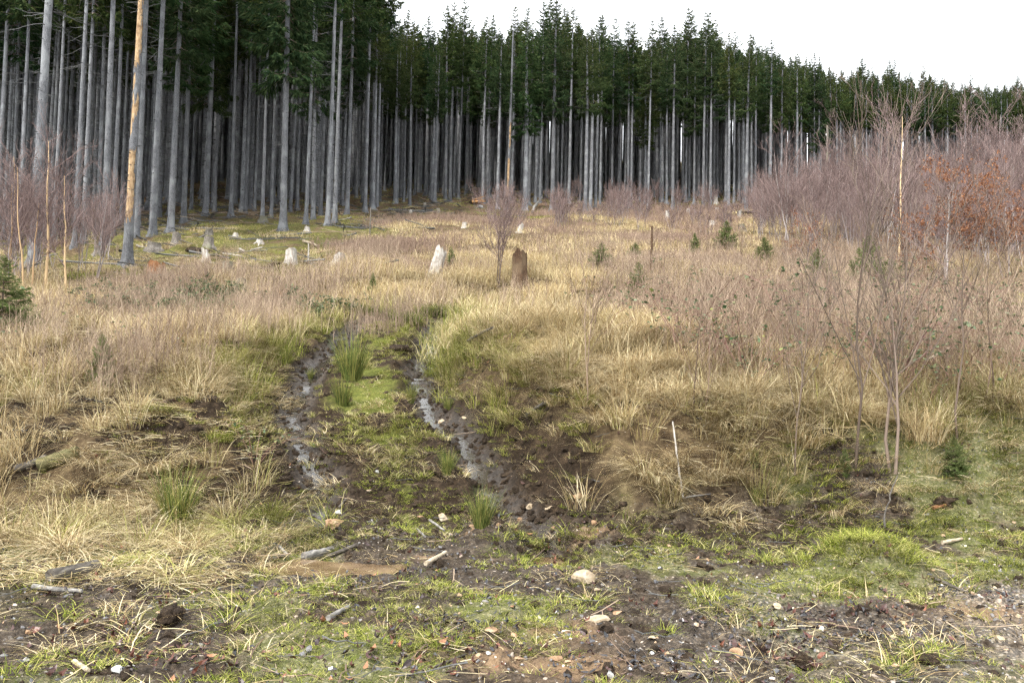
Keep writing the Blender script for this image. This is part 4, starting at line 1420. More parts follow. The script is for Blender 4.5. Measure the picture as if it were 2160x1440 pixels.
for q, nm, lab in ((0, "background_forest", "far trunks of the spruce forest"), (1, "background_forest", "far limbs of the spruce forest"), (2, "background_forest", "far dark crowns of the spruce forest")):
    scatter(nm, [vs[v][q] for v in range(7)], rest[:, :3], rest[:, 5], rest[:, 3] / SPR_H, rs.rand(len(rest)), lab, "forest", idx=rest[:, 4].astype(int))
print("TREES edge", len(EDGE), "inner", n_ind, "rest", len(rest))

# ---------------------------------------------------------------- bare young trees
def grow(P, R, n, tr, ls, ang, up, k=4, wob=.05):
    """children of polylines P (m,K,3): n per parent"""
    m, K, _ = P.shape
    i = np.repeat(np.arange(m), n); t = np.random.uniform(*tr, len(i)) * (K - 1.001)
    j = t.astype(int); f = (t - j)[:, None]
    o = P[i, j] * (1 - f) + P[i, j + 1] * f
    d = norm(P[i, j + 1] - P[i, j])
    plen = np.linalg.norm(P[i, -1] - P[i, 0], axis=1)
    side = norm(np.cross(d, np.random.normal(0, 1, (len(i), 3))))
    a = np.random.normal(ang, .15, len(i))[:, None]
    dd = norm(d * np.cos(a) + side * np.sin(a) + np.array([0, 0, up]))
    L = plen * np.random.uniform(*ls, len(i)) * (1.15 - .6 * t / K)
    s = np.linspace(0, 1, k)[None, :, None]
    C = o[:, None] + dd[:, None] * s * L[:, None, None] + np.array([0, 0, .12])[None, None] * s ** 2 * L[:, None, None]
    C = C + np.cumsum(np.random.normal(0, 1, C.shape), 1) * (s > 0) * (wob * L)[:, None, None] * .5
    r0 = (R[i, j] * .6)
    return C, np.stack([r0 * (1 - .55 * q) for q in np.linspace(0, 1, k)], 1)


def bare_tree(seed, H, nst, spread, n1, n2, n3, rad, ang=.6, up=.25, minr=.004, ls=(.3, .6), fan=.3, leafs=0, curve=.1):
    np.random.seed(seed)
    k = 8; st = []
    for q in range(nst):
        a = np.random.rand() * 6.283; b = np.array([*(np.random.normal(0, spread, 2)), -.05])
        h = H * np.random.uniform(.7, 1.0) if q else H
        ln = np.random.uniform(0, fan) if nst > 1 else .04
        t = np.linspace(0, 1, k)[:, None]
        st.append(b + np.array([math.cos(a) * ln, math.sin(a) * ln, 1.0]) * t * h + np.cumsum(np.random.normal(0, 1, (k, 3)) * np.array([1, 1, .1]), 0) * .02 * h * curve * 10 * .4)
    P0 = np.array(st); R0 = np.repeat(np.linspace(rad, max(rad * .2, minr), k)[None], nst, 0)
    P1, R1 = grow(P0, R0, n1, (.22, .97), ls, ang, up)
    R1 = np.maximum(R1, minr)
    tb = MB(); add_tubes(tb, P0, R0, 6)
    wb = MB(); add_tubes(wb, P1, R1, 3)
    tips = P1[:, -1]
    if n2:
        P2, R2 = grow(P1, R1, n2, (.25, 1), (.3, .65), ang * .9, up * .8); R2 = np.maximum(R2, minr * .85); add_tubes(wb, P2, R2, 3); tips = P2[:, 1:].reshape(-1, 3)
        if n3:
            P3, R3 = grow(P2, R2, n3, (.25, 1), (.35, .75), ang * .8, up * .5); R3 = np.maximum(R3, minr * .7); add_tubes(wb, P3, R3, 3); tips = P3[:, 1:].reshape(-1, 3)
    lv = None
    if leafs:
        i = np.random.randint(0, len(tips), leafs); n = leafs
        d = norm(np.random.normal(0, 1, (n, 3)) + np.array([0, 0, -.7])); s = norm(np.cross(d, np.random.normal(0, 1, (n, 3))))
        lb = MB(); add_kites(lb, tips[i] + np.random.normal(0, .02, (n, 3)), d, np.random.uniform(.05, .085, n), np.random.uniform(.03, .05, n), s)
        lv = lb.mesh("leaves")
    return tb.mesh("stem", True), wb.mesh("twigs"), lv


def bare(meshes, name, loc, s, rz, label, cat, group=None, stem_mat="thicket_stem", twig_mat="birch_twig", tilt=(0, 0)):
    o = empty(name, loc, rz, s, tilt)
    a = obj("stem", meshes[0], stem_mat, o); b = tag(obj("twigs", meshes[1], twig_mat, o), kind="stuff")
    if meshes[2] is not None: tag(obj("leaves", meshes[2], "beech_leaf", o), kind="stuff")
    return tag(o, label, cat, group)


BIR = [bare_tree(400 + q, 4.6, 5, .22, 9, 5, 3, .026, .62, .28, .0065, (.28, .55), .34) for q in range(5)] + \
      [bare_tree(410 + q, 5.2, 3, .15, 13, 5, 3, .034, .7, .22, .0065, (.25, .5), .22) for q in range(3)]
LOWB = [bare_tree(420 + q, 2.0, 6, .2, 7, 5, 2, .012, .55, .3, .006, (.3, .6), .5) for q in range(4)]

# the birch thicket between the clearing and the far trees
rs = np.random.RandomState(77)
tx = []
for _ in range(4000):
    y = rs.uniform(25.5, 62); a = rs.uniform(.30, .78)
    lim = np.interp(y, [25, 29, 33, 40, 50, 62], [.52, .42, .35, .325, .30, .30])
    if a < lim + rs.normal(0, .015): continue
    if any((x - a * y) ** 2 + (q - y) ** 2 < (1.15 if q < 45 else 1.7) ** 2 for x, q in tx): continue
    tx.append((a * y, y))
    if len(tx) >= 185: break
for k, (x, y) in enumerate(tx):
    p, r = to_pix((x, y, hz(x, y)))
    edge = np.interp(p, [1560, 1640, 1750, 1900, 2050, 2160, 2400], [.42, .66, .76, .78, .85, .98, 1.0]) * np.interp(y, [25, 30, 36, 60], [.55, .8, 1, 1])
    v = rs.randint(0, 8)
    where = "front rank of the thicket behind the dead grass" if y < 31 else ("middle of the dense thicket" if y < 42 else "back of the thicket below the far spruces")
    bare(BIR[v], "young_birch", (x, y, hz(x, y)), edge * rs.uniform(.75, 1.1), rs.rand() * 6.28, "bare purple-brown young birch in the " + where, "birch", "bare birches of the thicket, " + ("front" if y < 31 else ("middle" if y < 42 else "back")))

for (px, row, s_, lab) in ((1660, 520, .8, "grey-stemmed birch standing tall at the thicket's left end"), (1755, 515, .95, "tall grey-branched birch above the little brown beech"), (1850, 510, 1.1, "tallest forked bare tree in the middle of the thicket"), (1935, 505, .95, "bare tree rising just right of the pale-trunked birch"), (2030, 500, 1.1, "spreading bare tree above the orange-leaved beech"), (2110, 505, 1.2, "tall bare tree near the right picture edge of the thicket")):
    bare(BIR[5 + px % 3], "tall_birch", tuple(drop(px, row)[0]), s_, px * .2, lab, "birch", None, "thicket_stem", "thicket_stem")

rs = np.random.RandomState(78)
for k in range(46):          # low birch scrub scattered below the trunks
    px = rs.uniform(1000, 1640); row = rs.uniform(428, 492) + (px - 1300) * .01
    x, y, z = drop(px, row)[0]
    bare(LOWB[rs.randint(0, 4)], "birch_scrub", (x, y, z), rs.uniform(.55, 1.15), rs.rand() * 6.28, "low bare birch scrub growing in the grass below the spruce trunks", "scrub", "low birch scrub below the forest edge")

# birches and saplings one can tell apart
PALE = [bare_tree(430, 4.3, 1, .02, 16, 6, 3, .045, .75, .2, .005, (.22, .42)), bare_tree(431, 4.3, 2, .25, 12, 6, 3, .035, .7, .25, .005, (.25, .45), .12), bare_tree(432, 5.6, 1, .02, 18, 6, 3, .045, .7, .22, .006, (.2, .36))]
SAP = [bare_tree(440 + q, 3.2, 1, .02, 12, 5, 3, .017, .55, .32, .0026, (.3, .6), .1, 0, .14) for q in range(3)] + [bare_tree(445, 2.6, 2, .05, 11, 5, 3, .02, .52, .34, .0026, (.3, .6), .12, 0, .14)]
THIN = [bare_tree(450 + q, 1.6, 2, .06, 7, 4, 2, .009, .7, .2, .0022, (.3, .55), .2) for q in range(3)]
BUSH = bare_tree(460, 2.3, 3, .06, 11, 7, 4, .022, .6, .3, .0042, (.35, .6), .42)
BEECH = [bare_tree(470, 3.2, 2, .1, 14, 6, 3, .035, .95, .05, .004, (.35, .6), .2, 4200), bare_tree(471, 2.0, 2, .1, 10, 5, 3, .025, .95, .05, .004, (.4, .7), .2, 900)]


def at_pix(px, row):
    return tuple(drop(px, row)[0])


for (px, row, v, s, lab) in ((96, 606, 0, 1.0, "cream-barked bare birch, tallest of those left of the peeled trunk"), (140, 620, 0, .82, "slim orange-barked birch standing closest to the peeled trunk"), (30, 596, 1, .95, "forked pale birch rising behind the green spruce sapling"), (52, 610, 1, .8, "short pale birch in front of the thickest spruce trunk")):
    bare(PALE[v], "birch_tree", at_pix(px, row), s, px * .1, lab, "birch", "pale birches at the left", "pale_birch_bark")
rs = np.random.RandomState(79)
for k in range(10):
    p_ = rs.uniform(-60, 250); bare(BIR[rs.randint(0, 8)], "young_birch", at_pix(p_, rs.uniform(535, 600)), rs.uniform(.4, .65), rs.rand() * 6, "bare red-brown birch scrub among the trunks by the pale birches", "birch", "bare birches among the left trunks")
bare(PALE[2], "birch_tree", at_pix(1893, 575), 1.0, 1.0, "single birch with a pale yellowish trunk in the thicket", "birch", None, "pale_birch_bark", tilt=(0, .04))
for (px, row, v, s, lab) in ((1678, 1000, 0, .68, "thin bare sapling leaning at the left of the three front saplings"), (1797, 985, 1, 1.0, "tall straight bare sapling in the middle of the front right bank"), (1893, 990, 3, 1.0, "twin-stemmed bare sapling with the thickest stem on the bank"), (2018, 930, 2, .8, "bare sapling standing right of the twin-stemmed one")):
    bare(SAP[v], "bare_sapling", at_pix(px, row), s, px * .37, lab, "sapling", "bare saplings on the right bank", "sapling_bark", "sapling_bark")
bare(BUSH, "bushy_birch", at_pix(1052, 606), 1.0, .5, "bushy bare birch with a crooked stem beside the dark rotten stump", "birch", None, "sapling_bark")
for k, (px, row, s, lab) in enumerate(((1225, 860, 1.0, "thin twiggy shoot on the right bank above the green moss"), (1480, 900, .9, "thin twiggy shoot above the flattened grass right of the ruts"), (1580, 720, 1.0, "twiggy shoot in the dead grass before the low spruces"), (1940, 800, 1.0, "twiggy shoot behind the twin-stemmed sapling"), (2080, 850, 1.1, "twiggy shoot near the right picture edge"), (330, 800, .8, "twiggy shoot amid dead grass left of the ruts"), (560, 720, .8, "twiggy shoot above the left rut bank"), (1400, 620, 1.1, "twiggy shoot beside the tallest young spruce"), (1760, 700, 1.1, "twiggy shoot behind the tall front sapling"), (2130, 720, 1.0, "twiggy shoot below the mossy boulder"))):
    bare(THIN[k % 3], "twiggy_shoot", at_pix(px, row), s, k * 1.3, lab, "shoot", "twiggy shoots in the grass", "heath", "heath")
bare(BEECH[0], "young_beech", at_pix(2010, 610), 1.0, .3, "young beech covered in dry orange-brown leaves", "beech")
bare(BEECH[0], "young_beech", at_pix(2120, 600), .85, 2.3, "smaller orange-leaved beech at the right picture edge", "beech")
bare(BEECH[1], "young_beech", at_pix(1692, 572), .75, 1.3, "little beech with brown leaves left of the dark young spruces", "beech")
bare(BEECH[1], "young_beech", at_pix(1925, 612), .7, 4.3, "low brown-leaved beech at the foot of the pale-trunked birch", "beech")

# ---------------------------------------------------------------- young spruces
YS = []
for q in range(3):
    zz = np.linspace(0, 1.6, 8); np.random.seed(500 + q)
    mb = MB(); add_tubes(mb, np.stack([zz * 0, zz * 0, zz - .03], -1)[None], np.linspace(.022, .006, 8)[None], 5)
    tr = mb.mesh("trunk", True); tr.materials.append(MATS["sapling_bark"])
    cr, lb = spruce_crown(510 + q, .06, 1.6, .58, zz, zz * 0, zz * 0, .065, 1.15, "young_needles", .22, rad0=.008, wk=1.15)
    YS.append((tr, lb, cr))


def young_spruce(px, row, h_px, lab, v, wide=1.0):
    x, y, z = drop(px, row)[0]
    s = h_px / FPX * y / 1.6
    o = empty("young_spruce", (x, y, z), px * .31, 1.0); o.scale = (s * wide, s * wide, s)
    obj("trunk", YS[v][0], None, o); tag(obj("limbs", YS[v][1], None, o), kind="stuff"); tag(obj("crown", YS[v][2], None, o), kind="stuff")
    tag(o, lab, "young spruce", "young spruces in the clearing")


for k, a in enumerate(((2, 712, 170, "big bright green young spruce cut by the left picture edge", 1.3), (212, 815, 110, "small green spruce standing in dead grass left of the ruts", .8), (1268, 572, 60, "bushy young spruce left of its twin behind the dark stump", 1.5), (1340, 562, 50, "bushy young spruce right of its twin behind the dark stump", 1.5), (1346, 640, 88, "slender young spruce standing free in the dead grass", 1.0),
                        (1532, 535, 70, "grey-green young spruce below the pale stumps", 1.2), (1612, 560, 60, "young spruce at the left end of the birch thicket", 1.3), (1725, 618, 95, "dark young spruce left of its darker neighbour in the thicket", 1.3), (1832, 622, 125, "darkest dense young spruce in front of the thicket", 1.2), (1880, 622, 75, "low young spruce at the foot of the pale birch", 1.6),
                        (786, 620, 45, "tiny yellow-green spruce above the end of the ruts", .8), (951, 560, 40, "tiny dark spruce right of the leaning pale stump", .8), (1782, 1000, 55, "knee-high spruce at the foot of the tall sapling", .8), (2012, 1000, 80, "thin grey-green spruce on the bank right of the saplings", 1.1), (235, 602, 26, "flattened dark spruce below the peeled trunk", 2.4), (1590, 985, 45, "tiny spruce in front of the right bank", .8), (1465, 540, 50, "small faint spruce between the twins and the thicket", 1.0))):
    young_spruce(a[0], a[1], a[2], a[3], k % 3, a[4])

# ---------------------------------------------------------------- the two peeled trunks
def peeled_tree(px, row, w, top_px, patches, name, lab, H, crown=None, bark="spruce_bark"):
    x, y, z = drop(px, row)[0]
    r0 = w / FPX * y / 2; hh = H
    rs = np.random.RandomState(px)
    k = 420; sides = 60
    zz = np.concatenate([[-.4], np.linspace(0, hh, k - 1)])
    rad = r0 * np.clip(1 - .72 * zz / hh, .04, 1) * (1 + .75 * np.exp(-np.maximum(zz, 0) / .22) + .15 * np.exp(-np.maximum(zz, 0) / .8))
    a = np.arange(sides) * 2 * math.pi / sides
    lob = 1 + (np.exp(-np.maximum(zz, 0) / .3) * .35)[:, None] * np.sin(a * 4 + 1)[None]
    Z = np.repeat(zz[:, None], sides, 1); A = np.repeat(a[None], k, 0)
    o = empty(name, (x, y, z - .05), 0, 1.0, (0, .012))

    def shell(off):
        R = rad[:, None] * lob + off
        return np.stack([R * np.cos(A), R * np.sin(A), Z], -1)
    ids = np.arange(k * sides).reshape(k, sides)
    F = np.stack([ids[:-1], np.roll(ids[:-1], -1, 1), np.roll(ids[1:], -1, 1), ids[1:]], -1).reshape(-1, 4)
    mb = MB(); mb.add(shell(0), F); obj("peeled_wood", mb.mesh("peeled_wood", True), "peeled_wood", o)
    # bark survives where no patch has been torn away
    ma = np.ones((k, sides), bool)
    nz = vnoise(np.cos(A) * 2.5 + np.sin(A) * 1.3 + 5, Z * 2.2, 3) - .5 + (vnoise(A * 4, Z * 9, 5) - .5) * .6 + (vnoise(A * 11, Z * 25, 6) - .5) * .45
    for (z0, z1, a0, wd) in patches:
        da = np.abs((A - a0 + math.pi) % (2 * math.pi) - math.pi)
        inz = (Z > z0 + nz * .5) & (Z < z1 + nz * .6)
        ma &= ~(inz & (da < wd + nz * .9))
    keep = ma.ravel()[F].all(1)
    mb = MB(); mb.add(shell(.018 + rs.normal(0, .003, (k, sides))), F[keep]); obj("bark", mb.mesh("bark", True), bark, o)
    n = 60; hz_ = rs.uniform(2.0, hh * .92, n); an = rs.rand(n) * 6.283; L = rs.uniform(.06, .5, n)
    rr = np.interp(hz_, zz, rad)
    T = np.linspace(0, 1, 4)[None]
    P = np.stack([np.cos(an)[:, None] * (rr[:, None] + L[:, None] * T), np.sin(an)[:, None] * (rr[:, None] + L[:, None] * T), hz_[:, None] - .1 * L[:, None] * T], -1)
    mb = MB(); add_tubes(mb, P, np.repeat(np.linspace(.014, .006, 4)[None], n, 0), 4)
    tag(obj("branch_stubs", mb.mesh("branch_stubs"), "dead_twig", o), kind="stuff")
    if crown:
        tr, db, lb, cr = SPR[crown]
        for nm, me in (("limbs", lb), ("crown", cr)):
            c = obj(nm, me, None, o); c.scale = (hh / SPR_H,) * 3; tag(c, kind="stuff")
    tag(o, lab, "spruce")
    return o


AF = -math.pi / 2
peeled_tree(268, 560, 17, 0, [(1.9, 4.2, AF - .5, 1.6), (4.9, 5.5, AF - 1.0, .9), (5.6, 6.2, AF, .9), (6.6, 7.1, AF - .9, .7), (7.6, 10.2, AF - .1, 1.25), (10.4, 11.6, AF + .4, .8), (11.7, 14.5, AF - .8, 1.0)], "peeled_spruce", "spruce with bark torn off in orange patches up its trunk", 23, 4)
peeled_tree(1070, 442, 7, 90, [(1.4, 4.4, AF - .2, .75), (5.4, 7.4, AF + .3, .5)], "dead_snag", "thin dead snag with broken top and stripped orange wood", 15.5)
for (px, row, w, H, lab) in ((1743, 432, 6, 8.5, "short broken grey snag left of the tall thicket spruces"), (650, 551, 4, .75, "thin weathered post-like snag standing beside the white stump"), (183 / 3 + 720, 492, 3, 1.5, "thin grey pole standing in the upper clearing"), (1375, 575, 6, 1.6, "charred pointed stake beside the slender young spruce")):
    x, y, z = drop(px, row)[0]; r0 = w / FPX * y / 2
    mb = MB(); k = 10; t = np.linspace(0, 1, k)
    P = np.stack([np.cumsum(np.random.normal(0, .006 * H, k)), np.cumsum(np.random.normal(0, .006 * H, k)), t * H - .05], -1)
    add_tubes(mb, P[None], (r0 * np.linspace(1.1, .75, k))[None], 8, cap=True)
    o = obj("broken_snag", mb.mesh("broken_snag", True), "rotten_bark" if px == 1375 else ("silver_wood" if px == 650 else "stump_bark")); o.location = (x, y, z)
    tag(o, lab, "snag")

# ---------------------------------------------------------------- stumps
def stump(px, row, w, h, lab, mat="stump_bark", cut="cut_wood", lean=(0, 0), roots=0, slant=0.0, jag=.04, root_mat=None, flare=.5, hollow=False):
    x, y, z = drop(px, row)[0]
    r = w / FPX * y / 2; H = max(h / FPX * y, .12); seed = int(px * 7 + row)
    rs = np.random.RandomState(seed); np.random.seed(seed)
    o = empty("tree_stump", (x, y, z), 0.0)
    k = 12; sides = 26
    zz = np.concatenate([[-.25], np.linspace(0, H, k - 1)])
    a = np.arange(sides) * 2 * math.pi / sides
    fl = 1 + flare * np.exp(-np.maximum(zz, 0) / max(.22 * H, .06))
    nl = rs.randint(4, 6); ph = rs.rand() * 6
    rib = 1 + .09 * np.exp(-np.maximum(zz, 0) / (.5 * H))[:, None] * np.sin(a * nl + ph)[None] * 2 + .06 * np.sign(np.sin(a * 9 + rs.rand() * 6))[None] * np.abs(np.sin(a * 9))[None] ** .5 + rs.normal(0, .02, (k, sides))
    R = r * .86 * fl[:, None] * rib
    zt = slant * H * np.cos(a - rs.uniform(3.5, 5.5)) + rs.normal(0, jag * H, sides)
    tt = np.clip(zz / H, 0, 1)[:, None]
    Z = zz[:, None] + tt ** 2 * zt[None]
    V = np.stack([R * np.cos(a) + lean[0] * np.maximum(Z, 0), R * np.sin(a) + lean[1] * np.maximum(Z, 0), Z], -1)
    ids = np.arange(k * sides).reshape(k, sides)
    F = np.stack([ids[:-1], np.roll(ids[:-1], -1, 1), np.roll(ids[1:], -1, 1), ids[1:]], -1).reshape(-1, 4)
    mb = MB(); mb.add(V, F); obj("bole", mb.mesh("bole", True), mat, o)
    ring = V[-1]; c = ring.mean(0); inner = c + (ring - c) * .55 + np.array([0, 0, -.05 * H if not hollow else -.3 * H]) + rs.normal(0, .012 * H, ring.shape)
    VV = np.concatenate([c + (ring - c) * .985 + np.array([0, 0, -.004]), inner, [c + np.array([0, 0, -.04 * H if not hollow else -.45 * H])]])
    F4 = [(i, (i + 1) % sides, sides + (i + 1) % sides, sides + i) for i in range(sides)]
    F3 = [(sides + i, sides + (i + 1) % sides, 2 * sides) for i in range(sides)]
    mb = MB(); mb.add(VV, F4, F3); obj("cut_face", mb.mesh("cut_face"), cut, o)
    for q in range(roots):
        an = rs.uniform(-2.9, -.2) if q < max(roots - 1, 1) else rs.rand() * 6.28
        L = r * rs.uniform(1.8, 3.4); kk = 8
        t = np.linspace(0, 1, kk); an2 = an + .5 * rs.normal() * t
        gx = np.cos(an2) * (r * .6 + L * t); gy = np.sin(an2) * (r * .6 + L * t)
        gz = height(x + gx, y + gy) - z
        P = np.stack([gx, gy, np.maximum(gz - .03 * t, .0 * t + gz - .05) + r * .34 * (1 - t) ** 1.5], -1)
        mb = MB(); add_tubes(mb, P[None], (r * np.linspace(.34, .06, kk))[None], 7, cap=True)
        obj("root", mb.mesh("root", True), root_mat or mat, o)
    return tag(o, lab, "stump")


stump(913, 588, 30, 62, "tall silvery-white stump leaning over in the mid clearing", "silver_wood", "silver_wood", (.28, .0), 2, .12, .045, flare=.35)
stump(1097, 606, 36, 70, "dark rotten stump with flaking bark beside the bushy birch", "rotten_bark", "rust_wood", (-.03, 0), 2, .12, .06, flare=.3, hollow=True)
stump(613, 558, 27, 30, "bleached white stump on a dark root mound", "silver_wood", "silver_wood", (.0, 0), 3, .10, .04, "rotten_bark", flare=.3)
stump(436, 552, 15, 26, "bleached stump with long pale roots straddling the ground", "silver_wood", "silver_wood", (-.2, 0), 4, .15, .05, flare=.9)
stump(479, 582, 26, 30, "grey sawn stump in front of the bleached rooted stump", "stump_bark", "cut_wood", (0, 0), 2, .03, .01, flare=.5)
stump(506, 608, 26, 18, "low grey stump sunk in the pale grass", "stump_bark", "cut_wood", (.1, 0), 0, .2, .03)
stump(440, 522, 22, 22, "round grey stump behind the bleached rooted stump", "stump_bark", "cut_wood", (0, 0), 1, .03, .01)
stump(372, 516, 19, 24, "grey stump below the swollen-trunked spruce", "stump_bark", "cut_wood", (0, 0), 2, .1, .02, "silver_wood")
stump(326, 527, 30, 15, "broad low grey stump right of the peeled trunk", "stump_bark", "stump_bark", (0, 0), 1, .2, .05)
stump(210, 537, 22, 17, "small grey stump left of the peeled trunk", "stump_bark", "cut_wood", (0, 0), 0, .05, .02)
stump(441, 497, 18, 12, "flat grey stump farthest up behind the rooted stump", "stump_bark", "cut_wood", (0, 0), 1, .05, .02)
stump(330, 590, 44, 26, "collapsed rust-red rotting stump in the clearing", "rust_wood", "orange_wood", (0, 0), 3, .4, .2, "rust_wood", flare=.7, hollow=True)
stump(714, 556, 26, 18, "weathered broken stump in dead grass left of the leaning stump", "silver_wood", "cut_wood", (.1, 0), 0, .25, .08)
stump(555, 467, 20, 10, "low stump at the foot of the spruces by the lone edge tree", "stump_bark", "cut_wood", (0, 0), 2, .1, .04)
stump(597, 630, 24, 11, "low orange-brown rotten stump above the ruts", "rust_wood", "orange_wood", (0, 0), 0, .2, .1)
stump(896, 436, 7, 9, "small pale sawn stump among brash at the forest edge", "silver_wood", "silver_wood")
stump(866, 449, 7, 7, "tiny yellowish stump left of the small pale sawn stump", "silver_wood", "orange_wood")
stump(924, 447, 8, 7, "tiny pale stump right of the small pale sawn stump", "silver_wood", "silver_wood")
stump(980, 480, 11, 11, "small faded stump in the pink-brown scrub of the upper clearing", "silver_wood", "silver_wood")
stump(1096, 490, 13, 13, "faded broken stump beyond the bushy birch", "silver_wood", "silver_wood", (.2, 0), 0, .4, .1)
stump(1301, 455, 9, 12, "white leaning stump below the twin spruces", "silver_wood", "silver_wood", (.35, 0), 1, .3, .1)
stump(1408, 463, 10, 14, "white splintered stump standing below the mid forest edge", "silver_wood", "silver_wood", (0, 0), 0, .3, .15)
stump(1452, 455, 9, 12, "grey-white stump in scrub right of the splintered stump", "silver_wood", "silver_wood", (0, 0), 0, .2, .1)
stump(1559, 468, 10, 22, "tall narrow white stump left of the thicket", "silver_wood", "silver_wood", (.05, 0), 0, .2, .1)
stump(1503, 480, 16, 13, "broad whitish stump left of the tall narrow one", "silver_wood", "silver_wood", (0, 0), 1, .2, .06)
stump(1567, 489, 17, 13, "grey boulder-like stump below the tall narrow white one", "stump_bark", "silver_wood", (-.3, 0), 0, .3, .05)
stump(1608, 472, 12, 14, "pinkish pale stump at the thicket's left end", "silver_wood", "orange_wood", (0, 0), 0, .2, .1)
stump(1512, 449, 9, 10, "small cream stump beneath the upturned pale root", "silver_wood", "orange_wood")
stump(1510, 432, 9, 18, "upturned pale root standing like a small table in the forest", "silver_wood", "orange_wood", (0, 0), 3, .1, .1, "orange_wood", flare=.9)
stump(1600, 446, 13, 10, "pale broken stump right of the dark root mound", "silver_wood", "orange_wood", (.5, 0), 0, .3, .1)
stump(648, 488, 12, 8, "small bleached stump below the lone edge spruce", "silver_wood", "silver_wood", (0, 0), 2, .2, .1)
stump(548, 512, 13, 6, "small bleached root stub in the mossy clearing", "silver_wood", "silver_wood", (0, 0), 3, .2, .2)
stump(497, 500, 11, 7, "little broken stub among sticks right of the round grey stump", "silver_wood", "cut_wood", (0, 0), 2, .2, .2)


# ---------------------------------------------------------------- rocks, clods
def rock(name, px, row, w, lab, mat, flat=.6, depth=.8, rz=0., sink=.35, sub=3, rough=.28, cat="stone", group=None):
    x, y, z = drop(px, row)[0]
    r = w / FPX * y / 2
    mb = MB(); rock_mesh(mb, (r, r * depth, r * flat), int(px * 3 + row), rough, sub)
    o = obj(name, mb.mesh(name, name != "stone"), mat)
    o.location = (x, y + r * depth * .5, z + r * flat * (1 - 2 * sink)); o.rotation_euler = (0, 0, rz)
    return tag(o, lab, cat, group)


ST = [(705, 1108, 78, "sand_stone", .3, "flat orange slab across the foot of the left rut"), (648, 1112, 42, "sand_stone", .3, "small flat orange stone left of the orange slab"), (1238, 1222, 62, "pale_stone", .75, "rounded yellowish boulder in the middle of the verge"), (1262, 1246, 26, "pale_stone", .4, "small pale stone tucked under the rounded yellowish boulder"),
      (1262, 1306, 66, "pale_stone", .22, "flat pale pinkish stone set in the gravel"), (1302, 1293, 26, "sand_stone", .4, "small tan stone touching the flat pinkish one"), (1555, 1380, 38, "sand_stone", .7, "tan stone in the wet gravel at lower right"), (1288, 1424, 22, "white_stone", .9, "upright white stone at the bottom of the verge"),
      (933, 1092, 30, "pale_stone", .7, "pale oblong stone on the strip between the rut ends"), (1119, 1070, 36, "pale_stone", .5, "left of the paired pale stones at the right rut end"), (1160, 1075, 38, "pale_stone", .5, "right of the paired pale stones at the right rut end"), (1096, 1096, 16, "sand_stone", .9, "small brown stone below the paired pale stones"),
      (611, 1194, 28, "pale_stone", .5, "whitish stone lying at the puddle's left end"), (1040, 1332, 46, "sand_stone", .3, "flat orange stone among gravel left of the pinkish one"), (716, 1080, 30, "white_stone", .4, "whitish flat stone above the orange slab"), (1220, 1048, 26, "sand_stone", .8, "brown stone half buried under the right bank grass"),
      (930, 888, 26, "pale_stone", .5, "left pale stone lying across the right rut"), (980, 882, 22, "pale_stone", .4, "right pale stone lying across the right rut"), (246, 1414, 30, "white_stone", .55, "largest white stone at the lower left edge"), (276, 1408, 18, "white_stone", .6, "smaller white stone beside the largest white one"), (52, 1392, 20, "grey_stone", .5, "bluish grey stone near the lower left corner"),
      (58, 1334, 20, "sand_stone", .6, "pinkish stone on dark soil at far left"), (26, 1304, 12, "white_stone", .6, "little white stone at the far left edge of the soil"), (1640, 1278, 28, "pale_stone", .5, "pale stone beside red leaves on the verge"), (2108, 1346, 26, "pale_stone", .45, "whitish flat stone right of the wet leaves"), (1884, 1344, 16, "pale_stone", .8, "cream pebble in the wet leaf hollow"),
      (2100, 1240, 18, "pale_stone", .6, "cream stone on the grey gravel at the right edge"), (2150, 1300, 16, "pale_stone", .6, "white stone on gravel by the right picture edge"), (1030, 1378, 14, "white_stone", .8, "white pebble below the flat orange stone"), (1085, 1340, 26, "sand_stone", .35, "thin tan stone right of the flat orange one"), (1375, 1345, 24, "pale_stone", .35, "flat light stone in gravel left of the wet black leaves"),
      (1470, 1318, 16, "pale_stone", .5, "oval cream stone beside the black leaves"), (1095, 1390, 30, "sand_stone", .4, "orange stone amid gravel near the bottom edge"), (1172, 1390, 36, "sand_stone", .45, "rounded orange stone in the sandy gravel"), (1376, 1378, 16, "white_stone", .7, "small white pebble between grass tufts"), (1252, 1104, 18, "sand_stone", .7, "small tan stone behind the little puddle"),
      (1168, 1068 + 45, 14, "sand_stone", .6, "brown pebble at the edge of the little puddle"), (1355, 1112, 16, "pale_stone", .5, "pale pebble in the verge grass below the right bank"), (795, 995, 14, "white_stone", .6, "white pebble on the strip between the ruts"), (776, 1035, 14, "pale_stone", .5, "pale pebble lower on the strip between the ruts"), (600, 1128, 16, "sand_stone", .6, "tan pebble at the left of the wet rut end"),
      (885, 1090, 16, "sand_stone", .5, "small orange stone left of the pale oblong one"), (1052, 1108, 20, "sand_stone", .6, "tan stone behind the rush tussock at the rut end"), (995, 1110, 16, "sand_stone", .6, "orange pebble left of the rush tussock")]
for (px, row, w, mat, fl, lab) in ST:
    rock("stone", px, row + w * fl * .2, w, lab, mat, fl, .75, px * .7, .3, 3, .3, "stone", "stones on the verge")
rock("boulder", 2152, 662, 84, "moss-covered yellow boulder at the right picture edge", "pale_stone", .75, .8, 0, .12, 3, .2, "boulder")
rock("boulder", 1246, 459, 20, "flat pale boulder below the twin spruces", "grey_stone", .45, .7, 0, .3, 3, .2, "boulder")
rock("boulder", 1228, 455, 10, "small tan boulder left of the flat pale boulder", "sand_stone", .7, .7, 0, .3, 2, .2, "boulder")
